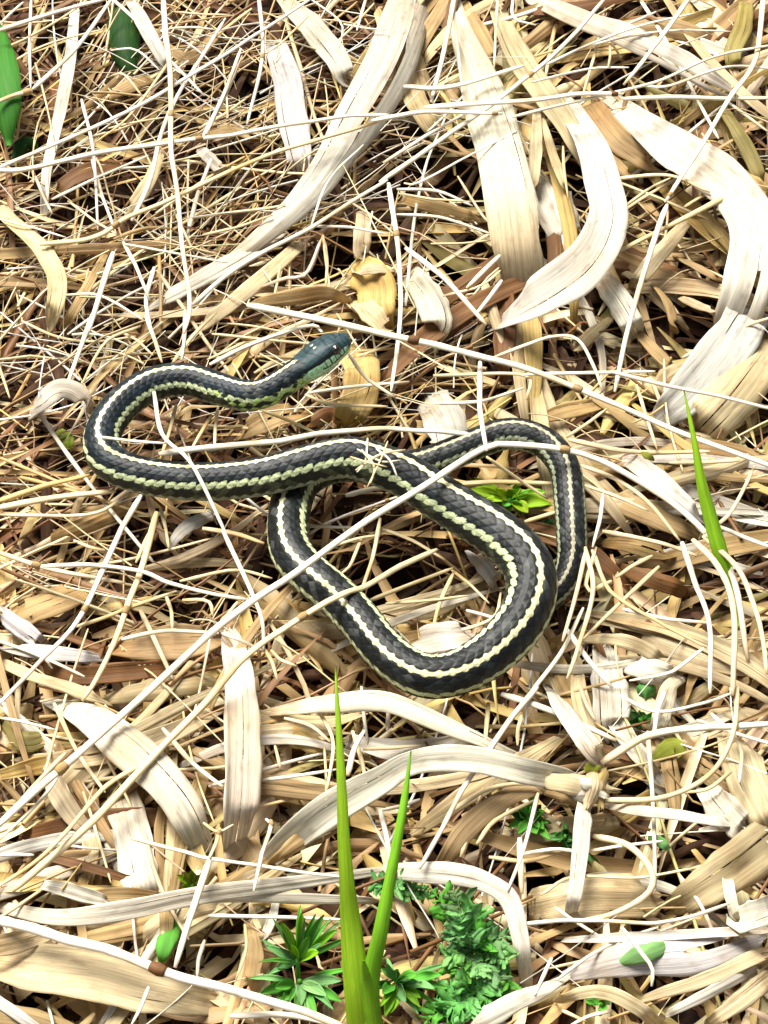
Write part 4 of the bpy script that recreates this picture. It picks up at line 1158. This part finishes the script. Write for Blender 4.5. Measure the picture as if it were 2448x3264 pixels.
weed('lance_leaf_weed', 'G', '330,690', 14, [('160,610', 22, 40), ('240,480', 30, 44), ('350,430', 34, 40), ('470,440', 34, 38), ('540,520', 28, 36), ('440,640', 26, 50), ('220,720', 16, 40), ('390,560', 30, 40), ('300,600', 24, 40)],
     ['mid', 'grass', 'mint'], 'bright green weed with small lance leaves beside the grass shoot')
weed('lance_leaf_weed', 'G', '340,800', 8, [('210,830', 14, 44), ('480,870', 14, 50), ('560,790', 16, 50), ('560,900', 12, 46), ('130,860', 12, 50), ('430,960', 12, 40), ('350,920', 12, 44), ('250,900', 10, 44)],
     ['mid', 'mint', 'mid'], 'low green weed leaves spreading under the thickest pale stalk')
weed('lance_leaf_weed', 'G', '850,800', 12, [('800,700', 22, 40), ('960,760', 22, 50), ('1090,760', 18, 46), ('900,900', 16, 56), ('820,960', 12, 60), ('1050,830', 18, 46), ('980,880', 14, 40), ('860,730', 24, 36), ('780,860', 18, 50), ('1130,830', 14, 36)],
     ['mid', 'grass', 'mint'], 'bright green weed crowding the base of the grass shoot')

def frond(p0, p1, w, c, parent, pairs=10):
    """a feathery divided leaf: midrib with paired crinkled lobes, one mesh"""
    Vs, Qs, Ss, off = [], [], [], 0
    n = 12
    q = np.linspace(0, 1, n)[:, None]
    mid = (p0 + p1) / 2 + np.array([0, 0, np.linalg.norm(p1 - p0) * .18])
    path = (1 - q) ** 2 * p0 + 2 * q * (1 - q) * mid + q ** 2 * p1
    V, Q, st = tube(path, np.linspace(.0005, .0002, n), 8)
    Vs.append(V); Qs.append(Q); Ss.append(st); off = len(V)
    T = nrm(np.gradient(path, axis=0))
    for i in range(pairs):
        f = (i + .8) / pairs
        k = min(int(f * (n - 1)), n - 1)
        for sgn in (-1, 1):
            side = nrm(np.cross(T[k], np.array([0, -.2, 1.]))) * sgn
            ln = w * (.35 + .65 * math.sin(math.pi * (.15 + .75 * f))) * rng.uniform(.5, 1.2)
            e = path[k] + (side * rng.uniform(.5, 1) + T[k] * rng.uniform(.2, .9)) * ln + np.array([0, 0, rng.uniform(-.25, .35) * ln])
            pp = np.linspace(path[k], e, 6) + np.stack([snoise(6, 4, ln * .05) for _ in range(3)], -1)
            ws = ln * .42 * np.array([.3, .75, 1, .7, .85, .12])
            V, Q, st = ribbon(pp, ws, nrm(np.array([0, -.3, 1.]) + rng.normal(0, .6, 3)), m=5, cup=.25, wave=.7, thick=.0002)
            Vs.append(V); Qs.append(Q + off); Ss.append(st); off += len(V)
    V = np.vstack(Vs)
    return link('frond', mesh_from('frond', V, np.vstack(Qs), gtint(c, len(V), .2), np.vstack(Ss)), M_GREEN, parent=parent)

def feathery(tile, root, rh, tips, colr, label):
    r = pix(tile, root)[0]
    base = P(r[0], r[1], rh * .001)
    e = empty('feathery_weed', base)
    tag(e, label, 'weed')
    for tx, th, w in tips:
        t = pix(tile, tx)[0]
        p1 = P(t[0], t[1], th * .001)
        frond(base + (p1 - base) * rng.uniform(0, .2), base + (p1 - base) * 1.08, 1.2 * w * mpp(p1), colr[rng.integers(len(colr))], e)
    V, Q, st = tube(np.linspace(base - np.array([0, 0, max(.004, base[2])]), base + np.array([0, 0, .002]), 6), np.full(6, .001), 8, up=(0, 1, 0))
    link('stem', mesh_from('stem', V, Q, gtint('mid', len(V)), st), M_GREEN, parent=e)

feathery('G', '1250,640', 10, [('1060,340', 24, 60), ('1160,330', 26, 60), ('1290,420', 24, 60), ('1430,560', 20, 60), ('1440,680', 18, 60), ('1120,520', 20, 54), ('1190,450', 24, 60), ('1330,560', 22, 60), ('1120,660', 16, 54), ('1400,780', 14, 60), ('1300,760', 16, 60), ('1180,760', 14, 54), ('1250,560', 24, 60)],
         ['mint', 'blue', 'sage', 'sage', 'mid'], 'bluish green feathery weed with crinkled leaves beside the grass shoot')
feathery('G', '1260,860', 6, [('1130,940', 12, 60), ('1250,980', 10, 60), ('1400,880', 10, 60), ('1080,860', 12, 56), ('1450,800', 12, 56), ('1340,800', 14, 60), ('1180,800', 14, 56), ('1020,1000', 8, 56)],
         ['blue', 'mid', 'mint'], 'darker feathery weed low under the bluish one')
feathery('G', '830,310', 8, [('760,280', 12, 44), ('960,320', 12, 44), ('1050,330', 10, 40), ('880,290', 14, 40)], ['blue', 'mint'], 'feathery sprig peeping from under the bent white leaf')

weed('small_weed', 'Z2', '1140,480', 12, [('960,430', 15, 52), ('1010,475', 14, 44), ('1080,430', 20, 44), ('1160,430', 20, 40), ('1230,440', 18, 40), ('1315,490', 18, 62), ('1220,530', 16, 54), ('1110,500', 14, 40)],
     ['grass', 'mid', 'lime'], 'little bright green weed enclosed by the snake\'s tail coil')
weed('small_weed', 'Z2', '1300,600', 8, [('1250,600', 9, 40), ('1340,620', 9, 40), ('1310,560', 10, 40), ('1290,650', 9, 40)], ['deep'], 'dark green leaves shaded between the two snake coils')
weed('small_weed', 'BR', '630,560', 10, [('575,500', 18, 50), ('640,510', 18, 50), ('690,520', 16, 44), ('660,620', 12, 50), ('580,620', 12, 40), ('690,600', 12, 44)], ['mid', 'deep', 'mid'], 'green leaves under the knotted root crown')
weed('small_weed', 'BR', '780,640', 8, [('740,630', 10, 44), ('820,640', 10, 44), ('790,600', 12, 40), ('870,720', 10, 36), ('900,740', 9, 36)], ['deep', 'blue'], 'dark leaflets in the hollow below the root crown')
weed('small_weed', 'BL', '830,850', 14, [('790,800', 20, 36), ('830,780', 22, 36), ('865,800', 20, 36), ('785,850', 16, 36), ('860,850', 16, 36)], ['yellow', 'lime'], 'tiny yellow green sprig above the leaning stout straw')
weed('small_weed', 'D', '690,950', 8, [('620,880', 11, 44), ('720,880', 11, 44), ('620,980', 10, 40), ('740,960', 11, 40)], ['mid', 'mint', 'deep'], 'small green leaves below the round clover leaf')
weed('small_weed', 'BR', '940,1360', 8, [('900,1330', 12, 40), ('980,1330', 12, 44), ('950,1390', 9, 40)], ['mid', 'yellow'], 'green leaf tips under the small arched cream leaf')
for (tile, w, h, c, txt, lab) in [
    ('BL', '20,60,66,50,16', '9,13,15,14,10', 'mid', '770,990 735,1040 715,1100 700,1150 690,1180', 'oval green leaf beside the short stout straw'),
    ('BR', '14,50,64,50,16', '16,20,21,20,17', 'mint', '1010,1180 1080,1150 1130,1135 1180,1120 1235,1100', 'mint green leaf crossed by a straw on the broad pale leaves'),
    ('BR', '16,34,30,10', '26,28,28,27', 'yellow', '865,345 890,335 915,335 935,330', 'yellow green leaf scrap on top of the root crown'),
    ('D', '30,60,62,30', '8,11,11,8', 'blue', '670,730 710,720 750,720 800,740', 'round bluish clover leaf in a hollow between white leaf pieces'),
    ('D', '20,54,60,40', '8,10,10,8', 'yellow', '790,1240 880,1170 950,1140 1010,1200', 'olive green withered leaf beside the curved bowing stalk'),
    ('BR', '14,34,34,14', '12,14,14,12', 'mint', '1140,640 1180,650 1210,670 1230,690', 'small pale mint leaf near the looped cream stalk'),
    ('MR', '8,22,20,8', '22,24,24,22', 'yellow', '1020,700 1045,715 1065,725 1085,740', 'tiny yellow leaf scrap under the arching stalk'),
    ('Z1', '30,60,60,30', '8,10,10,8', 'yellow', '-20,560 0,590 20,620 20,650', 'yellowish green leaf beside the snake\'s outermost neck bend'),
    ('Z1', '90,80,60,60,30', '26,30,30,28,24', 'W', '-150,460 -60,380 10,360 80,390 140,470', None)]:
    if c == 'W':
        leaf(tile, w, h, 'W', txt, 'curled white leaf with a golden tip touching the neck bend')
    else:
        tag(blade('green_leaf', tile, w, h, c, txt, cup=.1, wave=.15), lab, 'leaf')

# ------------------------------------------------------------------ thatch
def scatter(N, area, zlo, zhi, len_lo, len_hi, w_lo, w_hi, cols, K=7, kind='ribbon', curl=.5, bias=None, hole_cut=.5, tiltmax=.25, thin=0):
    """N random blades -> per-blade (path array N,K,3), widths, tints; those that would lie over the snake or in a hollow are dropped"""
    x0, x1, y0, y1 = area
    c = np.stack([rng.uniform(x0, x1, N), rng.uniform(y0, y1, N)], -1)
    keep = hole(c) < rng.uniform(hole_cut * .4, 1, N) if hole_cut else np.ones(N, bool)
    c = c[keep]; N = len(c)
    ang = rng.uniform(0, 2 * math.pi, N)
    if bias is not None:
        m = rng.random(N) < bias[1]
        ang = np.where(m, rng.normal(bias[0], .35, N), ang)
    ln = rng.uniform(len_lo, len_hi, N) * rng.uniform(.5, 1, N)
    k = rng.normal(0, curl, N)
    q = np.linspace(-.5, .5, K)
    a = ang[:, None] + k[:, None] * q[None]
    step = ln[:, None] / (K - 1)
    x = np.cumsum(np.cos(a) * step, 1); y = np.cumsum(np.sin(a) * step, 1)
    x += c[:, :1] - x.mean(1, keepdims=True); y += c[:, 1:] - y.mean(1, keepdims=True)
    z0 = rng.uniform(zlo, zhi, N)
    tilt = rng.normal(0, tiltmax, N)
    z = z0[:, None] + np.clip(np.tan(np.clip(tilt, -.6, .6))[:, None] * q[None] * ln[:, None], -.010, .010) + (rng.normal(0, .003, N)[:, None]) * (1 - (2 * q[None]) ** 2)
    z = np.maximum(z, -.017 + .0005 * rng.random(N)[:, None]) + lumps(x, y) * .5 - .011 * hole(np.stack([x, y], -1))
    path = np.stack([x, y, z], -1)
    if hole_cut:
        core = hole(path[:, :, :2]).max(1) > .62
        path = path[~(core & (rng.random(N) < .8))]; N = len(path)
    if thin:
        pc = unP(path.mean(1))
        pale = (pc[:, 0] > 1300) | (pc[:, 1] > 2350)
        path = path[~(pale & (rng.random(N) < thin))]; N = len(path)
    # leave the snake uncovered
    px = unP(path.reshape(-1, 3)).reshape(N, K, 2)
    ok = np.ones(N, bool)
    for i0 in range(0, N, 2000):
        sl = slice(i0, i0 + 2000)
        d = np.linalg.norm(px[sl, :, None] - SNK_PX[None, None], axis=-1) - SNK_R[None, None]
        over = (d < 10) & (path[sl, :, 2, None] > (SNK_Z - .6 * SNK_RM)[None, None])
        ok[sl] = ~over.any((1, 2))
    path = path[ok]; N = len(path)
    w = rng.uniform(w_lo, w_hi, N) * rng.uniform(.6, 1.2, N)
    pc = np.array([PAL[ch] for ch in cols])
    t = pc[rng.integers(len(pc), size=N)] * (1 + rng.normal(0, .14, (N, 1))) * (1 + rng.normal(0, .04, (N, 3)))
    return path, w, np.clip(t, .01, .85)

def mass(name, parts, mat, label):
    Vs, Qs, Ts, Ss, off = [], [], [], [], 0
    for kind, path, w, t in parts:
        N, K = path.shape[:2]
        T = nrm(np.gradient(path, axis=1))
        up = nrm(np.array([0, 0, 1.]) + rng.normal(0, .32, (N, 1, 3)))
        Nn = nrm(up - (up * T).sum(-1, keepdims=True) * T)
        S = np.cross(T, Nn)
        taper = np.clip(np.minimum(np.linspace(.25, 3, K), np.linspace(3, .1, K)), 0, 1)
        if kind == 'ribbon':
            m = 4
            tt = np.array([-1, -.35, .35, 1.])
            zz = np.array([-.3, .08, .08, -.3]) * rng.choice([-1, 1], (N, 1, 1), p=[.3, .7]) + rng.normal(0, .1, (N, K, 4))
            hw = (w[:, None] * taper[None] * .5)[..., None]
            V = path[:, :, None] + S[:, :, None] * (tt[None, None] * hw)[..., None] + Nn[:, :, None] * (zz * hw)[..., None]
            closed = False
        else:
            m = 5
            a = np.linspace(0, 2 * math.pi, m, endpoint=False)
            tp = np.linspace(1, .55, K)
            hw = (w[:, None] * tp[None] * .5)[..., None, None]
            V = path[:, :, None] + hw * (np.cos(a)[None, None, :, None] * S[:, :, None] + np.sin(a)[None, None, :, None] * Nn[:, :, None])
            tt = np.linspace(-1, 1, m)
            closed = True
        one = grid_quads(K, m, closed)
        Q = (one[None] + (np.arange(N) * K * m)[:, None, None]).reshape(-1, 4) + off
        L = np.cumsum(np.linalg.norm(np.diff(path, axis=1, prepend=path[:, :1]), axis=-1), 1)
        st = np.stack([np.broadcast_to(L[:, :, None], (N, K, m)), np.broadcast_to(tt[None, None], (N, K, m)) * w[:, None, None] * .5,
                       np.broadcast_to(rng.uniform(0, 90, N)[:, None, None], (N, K, m))], -1).reshape(-1, 3)
        Vs.append(V.reshape(-1, 3)); Qs.append(Q); Ss.append(st)
        Ts.append(np.broadcast_to(t[:, None, None], (N, K, m, 3)).reshape(-1, 3))
        off += N * K * m
    o = link(name, mesh_from(name, np.vstack(Vs), np.vstack(Qs), np.vstack(Ts), np.vstack(Ss)), mat)
    return tag(o, label, 'thatch', kind='stuff')

IN = (-.24, .24, -.36, .42)          # ground in the picture
OUT = (-.62, .62, -.62, .66)
DIAG = (math.radians(40), .35)
parts = []
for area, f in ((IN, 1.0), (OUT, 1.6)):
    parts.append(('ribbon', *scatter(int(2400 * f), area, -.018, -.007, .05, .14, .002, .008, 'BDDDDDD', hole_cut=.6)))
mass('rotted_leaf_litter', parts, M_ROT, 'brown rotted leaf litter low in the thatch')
parts = []
for area, f in ((IN, 1.0), (OUT, 1.6)):
    parts.append(('ribbon', *scatter(int(700 * f), area, -.011, .004, .06, .17, .0016, .0045, 'TTBYBTBC', bias=DIAG, hole_cut=.7, curl=.4, thin=.3)))
    parts.append(('tube', *scatter(int(1150 * f), area, -.011, .007, .05, .17, .0009, .0022, 'CTTTBBBY', bias=DIAG, hole_cut=.8, curl=.22, thin=.55)))
    parts.append(('tube', *scatter(int(300 * f), area, -.004, .012, .015, .06, .0005, .0010, 'CCYT', hole_cut=.8, curl=.9, tiltmax=.4, thin=.5)))
parts.append(('tube', *scatter(260, (-.19, .03, .06, .34), .000, .018, .04, .13, .0006, .0014, 'CWWC', bias=DIAG, hole_cut=.6, curl=.15, tiltmax=.2)))
parts.append(('tube', *scatter(330, IN, .000, .016, .04, .15, .0007, .0016, 'CWWCC', thin=.4, hole_cut=.6, curl=.18, tiltmax=.2)))
parts.append(('ribbon', *scatter(560, (-.2, .2, -.34, -.03), -.010, .001, .05, .14, .003, .011, 'TYCTYC', hole_cut=.9, curl=.5, tiltmax=.15)))
parts.append(('ribbon', *scatter(240, (.02, .2, -.05, .36), -.010, .001, .05, .14, .003, .010, 'TYCTO', hole_cut=.9, curl=.5, tiltmax=.15)))
ring = scatter(2600, OUT, .000, .014, .05, .16, .0009, .0022, 'CWCTC', hole_cut=0, curl=.25, tiltmax=.2)
rib = scatter(900, OUT, -.004, .010, .05, .16, .003, .010, 'CWCTC', hole_cut=0, curl=.5, tiltmax=.15)
for kd, (pa, wi, ti_) in (('tube', ring), ('ribbon', rib)):      # the pale straw goes on around the place seen in the picture
    c_ = pa.mean(1)
    far = (c_[:, 0] < IN[0]) | (c_[:, 0] > IN[1]) | (c_[:, 1] < IN[2] + .05) | (c_[:, 1] > IN[3])
    parts.append((kd, pa[far], wi[far], ti_[far]))
mass('dry_grass_thatch', parts, M_STALK, 'tangled mass of dry grass stems and leaf shreds')
